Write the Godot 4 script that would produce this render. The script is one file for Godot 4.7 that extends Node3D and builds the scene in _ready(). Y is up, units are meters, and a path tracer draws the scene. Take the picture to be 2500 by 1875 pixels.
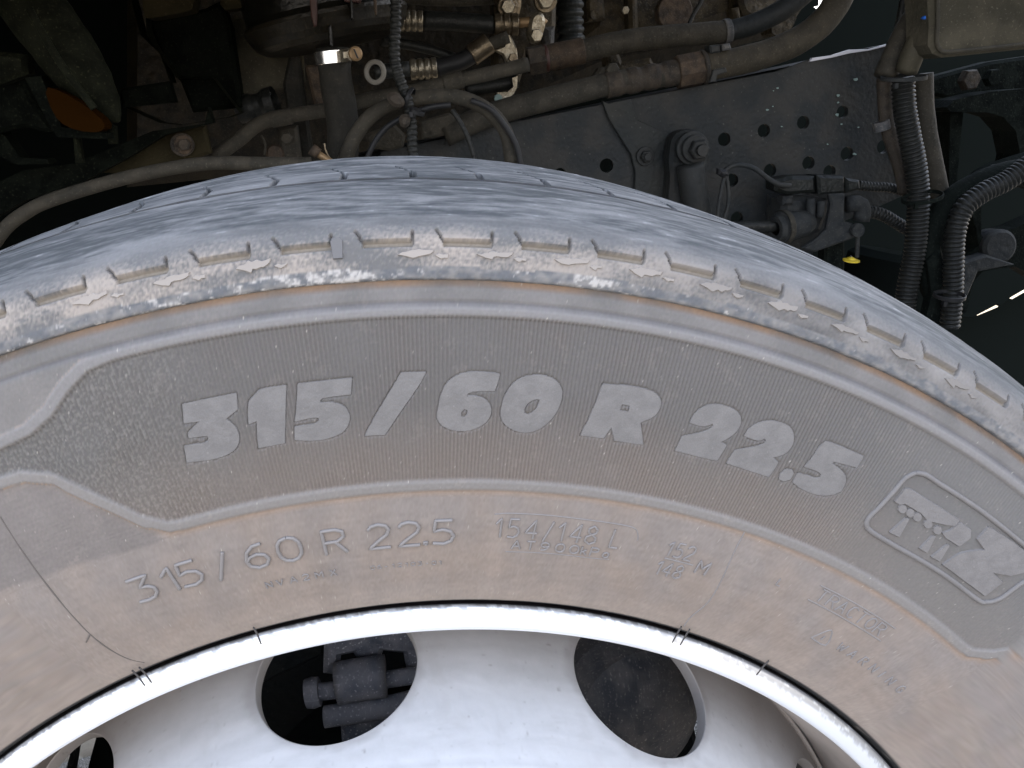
extends Node3D
# A worn truck tyre on an aluminium wheel, seen from close by, with the frame rail, hoses and lines of the engine bay above it.
# Everything is first laid out in the wheel's own axes (axle at the origin, z outwards); the truck frame leans 10.3 degrees in those axes,
# so each top-level object carries the turn TURN that sets the frame rail level.

const CAM_AT := Vector3(0.0056, 0.50068, 0.3263)
const FOCAL := 2105.3
const TILT := 10.3

var cam_basis: Basis
var turn: Basis
var mats := {}
var used := {}
var things: Array[Node3D] = []
var rng := RandomNumberGenerator.new()
var na := FastNoiseLite.new()
var nb := FastNoiseLite.new()
var nc := FastNoiseLite.new()

const GLYPH := {
	"3": [-10.76, 408.5, -8.04, 408.4, -8.16, 404.1, -8.19, 402.4, -8.93, 399.6, -8.70, 398.1, -8.51, 395.4, -8.49, 391.8, -8.70, 388.5, -9.12, 386.4, -9.83, 385.4, -10.55, 385.5, -11.58, 386.5, -11.40, 393.0, -10.48, 392.3, -10.17, 392.6, -10.05, 393.6, -10.07, 394.9, -11.02, 395.6, -10.97, 397.6, -10.20, 400.9, -11.00, 401.4],
	"1": [-7.60, 403.9, -7.28, 406.0, -6.80, 408.6, -5.53, 408.4, -5.86, 397.7, -6.24, 386.3, -7.67, 386.1, -7.57, 390.5, -7.38, 396.7, -7.84, 396.0],
	"5": [-4.94, 408.2, -2.21, 408.1, -2.37, 402.1, -3.81, 401.9, -3.96, 401.2, -3.99, 400.1, -3.44, 399.9, -2.89, 398.4, -2.64, 396.4, -2.54, 393.2, -2.68, 390.2, -2.97, 387.8, -3.36, 386.5, -4.05, 385.5, -4.78, 385.6, -5.65, 386.9, -5.53, 392.0, -4.85, 392.1, -4.37, 392.1, -4.20, 393.1, -4.18, 394.2, -4.37, 394.8, -4.96, 394.5, -5.45, 394.1, -5.21, 399.6],
	"/": [0.33, 409.1, 1.58, 408.8, 1.22, 404.0, -0.74, 385.1, -1.84, 385.2, -1.69, 387.5],
	"6": [5.43, 408.4, 5.35, 405.0, 5.22, 401.8, 4.19, 401.6, 3.80, 400.7, 3.73, 399.5, 4.36, 399.6, 4.86, 397.9, 5.13, 394.7, 5.09, 391.4, 4.78, 388.3, 4.22, 386.1, 3.47, 385.2, 2.80, 386.1, 2.31, 388.3, 2.13, 391.3, 2.22, 395.5, 2.38, 400.7, 2.69, 405.0, 3.23, 407.8, 3.92, 409.0, 4.69, 408.9],
	"6h": [3.63, 394.5, 3.84, 393.9, 3.81, 392.1, 3.61, 390.9, 3.46, 391.2, 3.45, 393.0],
	"0": [7.51, 409.0, 8.24, 408.3, 8.74, 405.7, 8.94, 402.1, 8.88, 397.3, 8.65, 392.9, 8.23, 389.0, 7.69, 386.2, 7.02, 385.3, 6.32, 386.6, 5.82, 389.2, 5.63, 392.7, 5.68, 396.9, 5.90, 402.0, 6.29, 405.9, 6.81, 408.1],
	"0h": [7.51, 399.6, 7.75, 399.3, 7.69, 396.9, 7.49, 394.3, 7.18, 393.0, 6.96, 393.5, 6.93, 395.3, 7.09, 397.8],
	"R": [11.02, 407.9, 12.48, 408.9, 13.76, 408.6, 14.25, 406.9, 14.49, 404.8, 14.50, 401.8, 14.33, 398.5, 13.64, 395.1, 13.90, 391.0, 14.19, 386.3, 13.33, 386.2, 12.43, 386.1, 12.06, 391.4, 11.75, 386.4, 11.08, 386.4, 10.37, 386.4, 10.72, 395.1],
	"Rh": [12.31, 401.3, 12.79, 401.2, 12.79, 398.7, 12.28, 398.6],
	"2a": [16.45, 399.2, 16.52, 402.6, 16.77, 405.8, 17.25, 408.3, 17.87, 409.2, 18.56, 409.0, 19.06, 407.6, 19.33, 405.3, 19.38, 402.6, 19.25, 399.4, 18.94, 396.4, 18.63, 394.5, 19.07, 393.8, 19.02, 390.6, 18.90, 386.6, 17.76, 386.3, 16.17, 386.5, 16.24, 389.3, 16.29, 393.0, 16.86, 394.6, 17.44, 396.8, 17.81, 398.9, 17.87, 400.2, 17.75, 401.1, 17.55, 399.7, 17.25, 398.9, 16.84, 398.9],
	"2b": [19.84, 399.6, 19.91, 402.7, 20.22, 405.7, 20.77, 408.2, 21.42, 409.3, 22.08, 409.1, 22.52, 407.5, 22.79, 404.7, 22.88, 401.4, 22.72, 398.0, 22.31, 395.5, 22.07, 394.7, 22.55, 393.5, 22.55, 390.3, 22.43, 386.4, 21.32, 386.3, 19.57, 386.6, 19.59, 389.6, 19.67, 392.8, 20.27, 394.8, 20.85, 397.0, 21.19, 399.0, 21.24, 400.4, 21.08, 401.2, 20.89, 399.6, 20.56, 399.2, 20.18, 399.4],
	".": [23.21, 391.8, 23.62, 392.5, 23.82, 391.1, 23.81, 388.4, 23.47, 386.7, 23.13, 387.0, 23.02, 389.4],
	"5b": [24.61, 408.5, 25.39, 408.9, 26.33, 408.8, 27.27, 409.0, 27.31, 406.8, 27.26, 403.7, 26.60, 403.0, 25.78, 402.2, 25.68, 401.1, 26.45, 400.1, 26.98, 398.4, 27.19, 395.8, 27.23, 392.0, 26.86, 389.0, 26.22, 386.9, 25.46, 386.2, 24.70, 386.4, 24.06, 387.7, 24.04, 392.1, 24.72, 392.6, 25.21, 392.5, 25.46, 393.8, 25.46, 395.1, 25.23, 395.8, 24.84, 395.8, 24.23, 395.5, 24.33, 398.9, 24.41, 403.7],
	"logo_bar": [30.77, 405.0, 31.11, 405.9, 33.15, 405.5, 35.24, 405.6, 35.23, 402.7, 34.67, 400.9, 33.83, 399.1, 33.49, 398.1, 32.75, 399.4, 31.36, 399.5, 31.12, 398.1, 30.70, 398.3],
	"logo_cab": [35.37, 405.0, 36.37, 405.0, 36.71, 402.2, 36.49, 396.6, 36.10, 396.5, 35.31, 396.3, 34.87, 397.2, 35.18, 400.0],
	"logo_2": [37.20, 410.4, 37.74, 411.0, 39.11, 411.9, 40.70, 412.4, 41.39, 410.3, 41.68, 406.5, 40.96, 400.3, 39.79, 396.4, 40.92, 395.9, 40.73, 386.5, 38.60, 386.0, 36.51, 386.1, 36.87, 394.1, 37.47, 398.4, 38.11, 401.9, 37.15, 403.5],
	"logo_p0": [32.07, 394.5, 32.31, 394.8, 32.56, 386.1, 31.79, 385.7],
	"logo_p1": [34.44, 393.9, 34.65, 394.2, 34.99, 386.5, 34.34, 386.4],
	"logo_p2": [35.71, 394.2, 35.90, 394.3, 36.17, 386.5, 35.45, 386.1],
	"logo_c0": [31.72, 397.9, 31.78, 396.7, 31.70, 395.7, 31.52, 395.3, 31.31, 395.7, 31.19, 396.8, 31.20, 398.0, 31.34, 398.7, 31.55, 398.7],
	"logo_c1": [32.34, 398.1, 32.40, 396.9, 32.33, 395.9, 32.14, 395.5, 31.93, 395.9, 31.80, 397.0, 31.81, 398.1, 31.95, 398.9, 32.16, 398.9],
	"logo_c2": [32.93, 398.2, 33.00, 397.0, 32.93, 395.9, 32.74, 395.5, 32.53, 395.9, 32.40, 397.0, 32.41, 398.2, 32.55, 399.0, 32.76, 399.0],
	"logo_c3": [34.69, 398.0, 34.77, 396.9, 34.70, 395.8, 34.51, 395.3, 34.30, 395.6, 34.16, 396.7, 34.16, 397.9, 34.30, 398.7, 34.51, 398.8],
	"logo_c4": [33.86, 398.1, 33.94, 396.9, 33.86, 395.8, 33.67, 395.3, 33.46, 395.7, 33.33, 396.8, 33.33, 398.0, 33.47, 398.8, 33.68, 398.8],
	"logo_frame": [30.81, 412.8, 31.43, 414.2, 32.53, 413.9, 34.56, 414.0, 36.79, 414.1, 40.08, 414.1, 41.71, 413.9, 42.38, 412.2, 42.56, 409.1, 42.10, 402.0, 41.81, 389.9, 41.21, 384.6, 40.61, 383.2, 37.76, 382.9, 35.47, 382.4, 32.72, 381.8, 30.76, 382.2, 30.13, 383.6, 29.92, 386.7, 30.07, 392.1, 30.25, 400.7, 30.43, 409.0],
}

# ------------------------------------------------------------------ helpers
func numbered(called: String) -> String:
	if not used.has(called):
		used[called] = 0
		return called
	used[called] += 1
	return "%s_%03d" % [called, used[called]]

func thing(called: String, label: String, category: String, group := "") -> Node3D:
	var o := Node3D.new()
	o.name = numbered(called)
	o.basis = turn
	o.set_meta("label", label)
	o.set_meta("category", category)
	if group:
		o.set_meta("group", group)
	add_child(o)
	things.append(o)
	return o

func obj(called: String, mesh: Mesh, m: Material, parent: Node3D, label := "") -> MeshInstance3D:
	var o := MeshInstance3D.new()
	o.name = called
	o.mesh = mesh
	o.material_override = m
	if label:
		o.set_meta("label", label)
	parent.add_child(o, true)
	return o

func struct(called: String, mesh: Mesh, m: Material) -> MeshInstance3D:
	var o := obj(called, mesh, m, self)
	o.set_meta("kind", "structure")
	return o

# the origin of each thing goes to its base
func settle() -> void:
	for t in things:
		var box := AABB()
		var first := true
		for c in t.get_children():
			if c is MeshInstance3D:
				var b: AABB = c.transform * c.mesh.get_aabb()
				box = b if first else box.merge(b)
				first = false
		if first:
			continue
		var base := Vector3(box.get_center().x, box.position.y, box.get_center().z)
		for c in t.get_children():
			c.position -= base
		t.position = turn * base

# a point of the place: where the line of sight of a pixel of the photograph (2500 wide) meets the upright plane z
func P(x: float, y: float, z: float) -> Vector3:
	var d := cam_basis * Vector3((x - 1250.0) / FOCAL, -(y - 937.5) / FOCAL, -1.0)
	return CAM_AT + d * ((z - CAM_AT.z) / d.z)

# metres per photograph pixel at that point
func per_px(x: float, y: float, z: float) -> float:
	return (P(x, y, z) - CAM_AT).dot(-cam_basis.z) / FOCAL

func lin(r: float, g: float, b: float) -> Color:
	return Color(r, g, b)

func arrays_mesh(v: PackedVector3Array, n: PackedVector3Array, c: PackedColorArray, idx: PackedInt32Array) -> ArrayMesh:
	var a := []
	a.resize(Mesh.ARRAY_MAX)
	a[Mesh.ARRAY_VERTEX] = v
	a[Mesh.ARRAY_NORMAL] = n
	if c.size():
		a[Mesh.ARRAY_COLOR] = c
	a[Mesh.ARRAY_INDEX] = idx
	var m := ArrayMesh.new()
	m.add_surface_from_arrays(Mesh.PRIMITIVE_TRIANGLES, a)
	return m

# a sheet of nu x nv points (v runs fastest) with smooth normals; outwards = side of (dv x du)
func sheet(v: PackedVector3Array, nu: int, nv: int, wrap_u: bool, c := PackedColorArray(), wrap_v := false, flip := false) -> ArrayMesh:
	var n := PackedVector3Array()
	n.resize(v.size())
	for i in nu:
		var i0 := i - 1 if i > 0 else (nu - 1 if wrap_u else 0)
		var i1 := i + 1 if i < nu - 1 else (0 if wrap_u else nu - 1)
		for j in nv:
			var j0 := j - 1 if j > 0 else (nv - 1 if wrap_v else 0)
			var j1 := j + 1 if j < nv - 1 else (0 if wrap_v else nv - 1)
			var du := v[i1 * nv + j] - v[i0 * nv + j]
			var dv := v[i * nv + j1] - v[i * nv + j0]
			var q := dv.cross(du).normalized()
			n[i * nv + j] = -q if flip else q
	var idx := PackedInt32Array()
	var cu := nu if wrap_u else nu - 1
	var cv := nv if wrap_v else nv - 1
	idx.resize(cu * cv * 6)
	var k := 0
	for i in cu:
		var a := i * nv
		var b := ((i + 1) % nu) * nv
		for j in cv:
			var j1 := (j + 1) % nv
			if flip:
				idx[k] = a + j; idx[k + 1] = a + j1; idx[k + 2] = b + j1
				idx[k + 3] = a + j; idx[k + 4] = b + j1; idx[k + 5] = b + j
			else:
				idx[k] = a + j; idx[k + 1] = b + j1; idx[k + 2] = a + j1
				idx[k + 3] = a + j; idx[k + 4] = b + j; idx[k + 5] = b + j1
			k += 6
	return arrays_mesh(v, n, c, idx)

# collects flat-shaded triangles and quads
class Bag:
	var v := PackedVector3Array()
	var n := PackedVector3Array()
	var idx := PackedInt32Array()
	func tri(a: Vector3, b: Vector3, c: Vector3) -> void:   # clockwise from outside
		var q := (c - a).cross(b - a).normalized()
		var k := v.size()
		v.append(a); v.append(b); v.append(c)
		n.append(q); n.append(q); n.append(q)
		idx.append(k); idx.append(k + 1); idx.append(k + 2)
	func quad(a: Vector3, b: Vector3, c: Vector3, d: Vector3) -> void:
		tri(a, b, c)
		tri(a, c, d)
	func smooth_tri(a: Vector3, b: Vector3, c: Vector3, p: Vector3, q: Vector3, r: Vector3) -> void:
		var k := v.size()
		v.append(a); v.append(b); v.append(c)
		n.append(p); n.append(q); n.append(r)
		idx.append(k); idx.append(k + 1); idx.append(k + 2)

func bag_mesh(b: Bag) -> ArrayMesh:
	return arrays_mesh(b.v, b.n, PackedColorArray(), b.idx)

# smooth path through points
func spline(pts: PackedVector3Array, step: float) -> PackedVector3Array:
	var out := PackedVector3Array()
	for i in pts.size() - 1:
		var p0 := pts[maxi(i - 1, 0)]
		var p1 := pts[i]
		var p2 := pts[i + 1]
		var p3 := pts[mini(i + 2, pts.size() - 1)]
		var k := maxi(2, int(ceil(p1.distance_to(p2) / step)))
		for j in k:
			out.append(p1.cubic_interpolate(p2, p0, p3, float(j) / k))
	out.append(pts[pts.size() - 1])
	return out

func resample(path: PackedVector3Array, step: float) -> PackedVector3Array:
	var out := PackedVector3Array()
	var total := 0.0
	for i in path.size() - 1:
		total += path[i].distance_to(path[i + 1])
	var k := maxi(2, int(round(total / step)))
	var want := 0.0
	var gone := 0.0
	var i := 0
	for j in k + 1:
		want = total * j / k
		while i < path.size() - 2 and gone + path[i].distance_to(path[i + 1]) < want:
			gone += path[i].distance_to(path[i + 1])
			i += 1
		var d := path[i].distance_to(path[i + 1])
		out.append(path[i].lerp(path[i + 1], clampf((want - gone) / maxf(d, 1e-9), 0.0, 1.0)))
	return out

# a tube along a path; rings carry their own radius; ends closed
func tube(path: PackedVector3Array, radii: PackedFloat32Array, sides := 16) -> ArrayMesh:
	var v := PackedVector3Array()
	var side := Vector3.ZERO
	var np := path.size()
	for i in np:
		var t := (path[mini(i + 1, np - 1)] - path[maxi(i - 1, 0)]).normalized()
		if i == 0:
			side = t.cross(Vector3(0.31, 0.2, 0.93)).normalized()
		side = (side - t * side.dot(t)).normalized()
		var up := t.cross(side)
		for rep in (2 if i == 0 or i == np - 1 else 1):
			var r := radii[i]
			if (i == 0 and rep == 0) or (i == np - 1 and rep == 1):
				r = 0.0002
			for k in sides:
				var a := TAU * k / sides
				v.append(path[i] + (side * cos(a) + up * sin(a)) * r)
	return sheet(v, np + 2, sides, false, PackedColorArray(), true, false)

# path given in pixels and depths: [x, y, z, x, y, z, ...]
func line3(a: Array) -> PackedVector3Array:
	var out := PackedVector3Array()
	for i in range(0, a.size(), 3):
		out.append(P(a[i], a[i + 1], a[i + 2]))
	return out

# path given in pixels on one depth
func line2(a: Array, z: float) -> PackedVector3Array:
	var out := PackedVector3Array()
	for i in range(0, a.size(), 2):
		out.append(P(a[i], a[i + 1], z))
	return out

func plain_tube(pts: PackedVector3Array, r: float, sides := 18, wobble := 0.0) -> ArrayMesh:
	var path := resample(spline(pts, 0.006), 0.006)
	var radii := PackedFloat32Array()
	for i in path.size():
		radii.append(r * (1.0 + wobble * na.get_noise_3d(path[i].x * 900.0, path[i].y * 900.0, path[i].z * 900.0)))
	return tube(path, radii, sides)

# corrugated conduit: rounded ribs, pitch in metres
func ribbed_tube(pts: PackedVector3Array, r: float, pitch: float, depth := 0.14, sides := 18) -> ArrayMesh:
	var path := resample(spline(pts, 0.004), pitch / 6.0)
	var radii := PackedFloat32Array()
	var shape := [0.0, 0.75, 1.0, 1.0, 0.75, 0.0]
	for i in path.size():
		radii.append(r * (1.0 - depth + depth * shape[i % 6]))
	return tube(path, radii, sides)

# a turned piece: profile of [along, radius, along, radius, ...] round an axis
func turned(at: Vector3, axis: Vector3, prof: Array, sides := 28, scale := 1.0, spin := 0.0) -> ArrayMesh:
	var ax := axis.normalized()
	var s := ax.cross(Vector3(0.1, 0.97, 0.2)).normalized()
	var u := ax.cross(s)
	var b := Bag.new()
	var np := prof.size() / 2
	for i in np - 1:
		var h0: float = prof[i * 2] * scale
		var r0: float = prof[i * 2 + 1] * scale
		var h1: float = prof[i * 2 + 2] * scale
		var r1: float = prof[i * 2 + 3] * scale
		var slope := Vector2(h1 - h0, r1 - r0).normalized()
		for k in sides:
			var a0 := TAU * k / sides + spin
			var a1 := TAU * (k + 1) / sides + spin
			var d0 := s * cos(a0) + u * sin(a0)
			var d1 := s * cos(a1) + u * sin(a1)
			var p00 := at + ax * h0 + d0 * r0
			var p01 := at + ax * h0 + d1 * r0
			var p10 := at + ax * h1 + d0 * r1
			var p11 := at + ax * h1 + d1 * r1
			if sides <= 8:
				b.quad(p00, p10, p11, p01)
			else:
				var n0 := d0 * slope.x - ax * slope.y
				var n1 := d1 * slope.x - ax * slope.y
				b.smooth_tri(p00, p10, p11, n0, n0, n1)
				b.smooth_tri(p00, p11, p01, n0, n1, n1)
	return bag_mesh(b)

# a flat piece: outline in pixels on depth z, given thickness behind it, chamfered front edge
func plate(px: Array, z: float, thick: float, bevel := 0.002, soften := 0) -> ArrayMesh:
	var o := PackedVector2Array()
	for i in range(0, px.size(), 2):
		var q := P(px[i], px[i + 1], z)
		o.append(Vector2(q.x, q.y))
	return slab(o, z, thick, bevel, soften)

func slab(o: PackedVector2Array, z: float, thick: float, bevel := 0.002, soften := 0) -> ArrayMesh:
	for s in soften:
		o = chaikin(o, 0.0)
	if Geometry2D.is_polygon_clockwise(o):
		o.reverse()
	var inner := PackedVector2Array()
	var k := o.size()
	for i in k:
		var d0 := (o[i] - o[(i + k - 1) % k]).normalized()
		var d1 := (o[(i + 1) % k] - o[i]).normalized()
		var m := (Vector2(-d0.y, d0.x) + Vector2(-d1.y, d1.x))
		var l := m.length()
		m = m / maxf(l, 0.3) * minf(1.0 / maxf(l * 0.5, 0.5), 1.6)
		inner.append(o[i] + m * bevel)
	var b := Bag.new()
	var tris := Geometry2D.triangulate_polygon(inner)
	var base := inner
	if tris.is_empty():
		tris = Geometry2D.triangulate_polygon(o)
		base = o
		inner = o
	for i in range(0, tris.size(), 3):
		var p := base[tris[i]]
		var q := base[tris[i + 1]]
		var r := base[tris[i + 2]]
		if (q - p).cross(r - p) > 0.0:
			var w := q
			q = r
			r = w
		b.tri(Vector3(p.x, p.y, z), Vector3(q.x, q.y, z), Vector3(r.x, r.y, z))
		b.tri(Vector3(p.x, p.y, z - thick), Vector3(r.x, r.y, z - thick), Vector3(q.x, q.y, z - thick))
	for i in k:
		var j := (i + 1) % k
		var a := Vector3(inner[i].x, inner[i].y, z)
		var c := Vector3(inner[j].x, inner[j].y, z)
		var e := Vector3(o[i].x, o[i].y, z - bevel)
		var f := Vector3(o[j].x, o[j].y, z - bevel)
		var g := Vector3(inner[i].x, inner[i].y, z - thick)
		var h := Vector3(inner[j].x, inner[j].y, z - thick)
		var ee := Vector3(o[i].x, o[i].y, z - thick + bevel * 0.5)
		var ff := Vector3(o[j].x, o[j].y, z - thick + bevel * 0.5)
		b.quad(a, c, f, e)
		b.quad(e, f, ff, ee)
		b.quad(ee, ff, h, g)
	return bag_mesh(b)

# corner cutting that keeps corners sharper than the limit (degrees; 0 keeps none)
func chaikin(o: PackedVector2Array, keep: float) -> PackedVector2Array:
	var out := PackedVector2Array()
	var k := o.size()
	for i in k:
		var p := o[(i + k - 1) % k]
		var q := o[i]
		var r := o[(i + 1) % k]
		if keep > 0.0 and absf(rad_to_deg((q - p).angle_to(r - q))) > keep:
			out.append(q)
		else:
			out.append(q.lerp(p, 0.25))
			out.append(q.lerp(r, 0.25))
	return out

func rect_px(x0: float, y0: float, x1: float, y1: float) -> Array:
	return [x0, y0, x1, y0, x1, y1, x0, y1]

func box(size: Vector3) -> BoxMesh:
	var m := BoxMesh.new()
	m.size = size
	return m

# ------------------------------------------------------------------ materials
# speckled, blotched surface colour: base to blotch by noise, with grains of a third colour
func speckle(base: Color, blotch: Color, spot: Color, freq: float, spots: float, seed_: int, grain := 0.16) -> ImageTexture:
	var s := 384
	var n1 := FastNoiseLite.new()
	n1.seed = seed_
	n1.frequency = freq
	n1.fractal_octaves = 5
	var n2 := FastNoiseLite.new()
	n2.seed = seed_ + 7
	n2.frequency = 0.16
	n2.fractal_octaves = 2
	var data := PackedByteArray()
	data.resize(s * s * 3)
	var k := 0
	for y in s:
		# fade both noises across the seam so that the tile repeats cleanly
		for x in s:
			var fx := float(x) / s
			var fy := float(y) / s
			var w := minf(minf(fx, 1.0 - fx), minf(fy, 1.0 - fy)) * 10.0
			var a := n1.get_noise_2d(x, y) * 1.6
			if w < 1.0:
				a *= w
			var t := clampf(0.5 + a, 0.0, 1.0)
			var c := base.lerp(blotch, t)
			var g := n2.get_noise_2d(x, y)
			c = c.lerp(spot, clampf((g - spots) * 7.0, 0.0, 1.0))
			c *= 1.0 + grain * n2.get_noise_2d(x * 3.1 + 500.0, y * 3.1)
			c = c.linear_to_srgb()
			data[k] = clampi(int(c.r * 255.0), 0, 255)
			data[k + 1] = clampi(int(c.g * 255.0), 0, 255)
			data[k + 2] = clampi(int(c.b * 255.0), 0, 255)
			k += 3
	return ImageTexture.create_from_image(Image.create_from_data(s, s, false, Image.FORMAT_RGB8, data))

func bump(freq: float, seed_: int, strength: float) -> NoiseTexture2D:
	var n := FastNoiseLite.new()
	n.seed = seed_
	n.frequency = freq
	n.fractal_octaves = 4
	var t := NoiseTexture2D.new()
	t.width = 384
	t.height = 384
	t.seamless = true
	t.as_normal_map = true
	t.bump_strength = strength
	t.noise = n
	return t

func surface(key: String, tex: Texture2D, rough: float, metal: float, per_metre: float, normal: Texture2D = null, depth := 1.0) -> StandardMaterial3D:
	var m := StandardMaterial3D.new()
	m.resource_name = key
	m.albedo_texture = tex
	m.roughness = rough
	m.metallic = metal
	m.metallic_specular = 0.35
	m.uv1_triplanar = true
	m.uv1_scale = Vector3.ONE * per_metre
	if normal:
		m.normal_enabled = true
		m.normal_texture = normal
		m.normal_scale = depth
	mats[key] = m
	return m

func tinted(key: String, from: String, r: float, g: float, b: float, rough := -1.0) -> StandardMaterial3D:
	var m: StandardMaterial3D = mats[from].duplicate()
	m.resource_name = key
	m.albedo_color = Color(r, g, b).linear_to_srgb()
	if rough >= 0.0:
		m.roughness = rough
	mats[key] = m
	return m

func flat(key: String, r: float, g: float, b: float, rough: float, metal := 0.0) -> StandardMaterial3D:
	var m := StandardMaterial3D.new()
	m.resource_name = key
	m.albedo_color = Color(r, g, b).linear_to_srgb()
	m.roughness = rough
	m.metallic = metal
	mats[key] = m
	return m

func painted(key: String, rough: float, metal := 0.0) -> StandardMaterial3D:
	var m := StandardMaterial3D.new()
	m.resource_name = key
	m.vertex_color_use_as_albedo = true
	m.roughness = rough
	m.metallic = metal
	mats[key] = m
	return m

func make_materials() -> void:
	var grit := bump(0.09, 4, 3.0)
	var lumps := bump(0.03, 9, 4.0)
	surface("rail", speckle(Color(0.0125, 0.0150, 0.0160), Color(0.0250, 0.0245, 0.0220), Color(0.0744, 0.0744, 0.0654), 0.012, 0.64, 11), 0.62, 0.0, 3.4, grit, 0.35)
	surface("dust_hose", speckle(Color(0.0225, 0.0203, 0.0151), Color(0.0411, 0.0354, 0.0259), Color(0.0821, 0.0713, 0.0540), 0.02, 0.50, 23), 0.8, 0.0, 5.0, grit, 0.5)
	surface("black", speckle(Color(0.0055, 0.0060, 0.0055), Color(0.0121, 0.0127, 0.0110), Color(0.0440, 0.0413, 0.0330), 0.02, 0.48, 31), 0.5, 0.0, 5.0, grit, 0.4)
	surface("rust", speckle(Color(0.0268, 0.0204, 0.0150), Color(0.0650, 0.0446, 0.0290), Color(0.0918, 0.0723, 0.0514), 0.025, 0.42, 47), 0.75, 0.1, 7.0, lumps, 0.8)
	surface("zinc", speckle(Color(0.1536, 0.1296, 0.0912), Color(0.2400, 0.2112, 0.1584), Color(0.3456, 0.3216, 0.2640), 0.03, 0.42, 53), 0.38, 0.75, 8.0, grit, 0.4)
	surface("oily", speckle(Color(0.0168, 0.0133, 0.0077), Color(0.0525, 0.0392, 0.0210), Color(0.0980, 0.0770, 0.0490), 0.018, 0.40, 61), 0.6, 0.0, 5.0, lumps, 1.0)
	surface("cast", speckle(Color(0.0450, 0.0468, 0.0486), Color(0.0945, 0.0882, 0.0810), Color(0.2160, 0.1980, 0.1710), 0.02, 0.5, 71), 0.8, 0.0, 6.0, lumps, 0.8)
	surface("tan", speckle(Color(0.0476, 0.0438, 0.0324), Color(0.0738, 0.0657, 0.0476), Color(0.1094, 0.0952, 0.0714), 0.012, 0.5, 83), 0.7, 0.0, 4.0, grit, 0.3)
	tinted("caliper", "cast", 2.6, 2.7, 3.1)
	tinted("chamber", "cast", 2.5, 2.45, 2.5, 0.7)
	flat("old_ring", 0.13, 0.12, 0.10, 0.8)
	tinted("dark_hose", "dust_hose", 0.45, 0.47, 0.48)
	tinted("grey_hose", "dust_hose", 0.95, 0.97, 1.0)
	tinted("pale_hose", "dust_hose", 1.1, 1.06, 0.98)
	tinted("rust_grey", "rust", 0.75, 0.85, 0.95)
	tinted("tan_dark", "tan", 0.6, 0.58, 0.55)
	tinted("rail_dark", "rail", 0.55, 0.6, 0.62)
	tinted("old_zinc", "zinc", 0.55, 0.5, 0.45)
	flat("rubber", 0.012, 0.012, 0.0125, 0.55)
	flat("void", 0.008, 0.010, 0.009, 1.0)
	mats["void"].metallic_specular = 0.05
	mats["rubber"].metallic_specular = 0.35
	flat("amber", 0.0125, 0.0050, 0.0010, 0.5)
	mats["amber"].metallic_specular = 0.02
	flat("yellow", 0.62, 0.45, 0.03, 0.5)
	flat("brass", 0.20, 0.13, 0.065, 0.55, 0.5)
	flat("shiny", 0.75, 0.72, 0.68, 0.22, 0.95)
	flat("blue", 0.02, 0.12, 0.5, 0.5)
	flat("glint_paint", 0.45, 0.44, 0.47, 0.5)
	flat("red_paint", 0.035, 0.011, 0.007, 0.6)
	flat("seam", 0.095, 0.080, 0.070, 0.85)
	flat("whisker", 0.05, 0.045, 0.042, 0.8)
	painted("tyre", 0.78)
	painted("alloy", 0.36, 0.6)
	var disc := surface("disc", speckle(Color(0.86, 0.86, 0.865), Color(0.76, 0.755, 0.75), Color(0.45, 0.42, 0.40), 0.010, 0.66, 103, 0.03), 0.45, 0.35, 3.0, grit, 0.06)
	disc.vertex_color_use_as_albedo = true

# ------------------------------------------------------------------ tyre
const SIDE_R := [0.2955, 0.2970, 0.2990, 0.3020, 0.3070, 0.3180, 0.3300, 0.3450, 0.3643, 0.3800, 0.4000, 0.4150, 0.4303, 0.4400, 0.4470]
const SIDE_Z := [-0.0120, -0.0065, -0.0020, 0.0020, 0.0050, 0.0092, 0.0130, 0.0163, 0.0189, 0.0203, 0.0210, 0.0205, 0.0193, 0.0175, 0.0160]
const PANEL_MID := 14.9
const LOW_U := [0.0, 28.2, 28.8, 30.0, 31.1, 32.2, 33.2, 34.5, 36.0]
const LOW_R := [0.3643, 0.3643, 0.3650, 0.3705, 0.3797, 0.3888, 0.3977, 0.4024, 0.4035]
const HIGH_U := [0.0, 28.0, 29.4, 30.6, 31.8, 33.1, 34.7, 36.0]
const HIGH_R := [0.4304, 0.4304, 0.4290, 0.4241, 0.4178, 0.4141, 0.4132, 0.4130]
const NOTCH_STEP := 3.6
const NOTCH_FIRST := -15.5
const SLIT_STEP := 3.4615
const SLIT_FIRST := -16.0

func knots(x: float, xs: Array, ys: Array) -> float:
	if x <= xs[0]:
		return ys[0]
	for i in range(1, xs.size()):
		if x < xs[i]:
			return lerpf(ys[i - 1], ys[i], (x - xs[i - 1]) / (xs[i] - xs[i - 1]))
	return ys[ys.size() - 1]

var side_table := PackedFloat32Array()   # sidewall z every 0.25 mm of radius from 0.29

func make_side_table() -> void:
	var raw := PackedFloat32Array()
	for i in 660:
		raw.append(knots(0.29 + i * 0.00025, SIDE_R, SIDE_Z))
	for i in 660:
		var r := 0.29 + i * 0.00025
		var w := 2 if r < 0.304 else 14
		var s := 0.0
		var k := 0
		for j in range(maxi(0, i - w), mini(660, i + w + 1)):
			s += raw[j]
			k += 1
		side_table.append(s / k)

func side_z(r: float) -> float:
	var x := clampf((r - 0.29) / 0.00025, 0.0, 658.0)
	var i := int(x)
	return lerpf(side_table[i], side_table[i + 1], x - i)

func polar(deg: float, r: float, z: float) -> Vector3:
	var a := deg_to_rad(deg)
	return Vector3(sin(a) * r, cos(a) * r, z)

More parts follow.
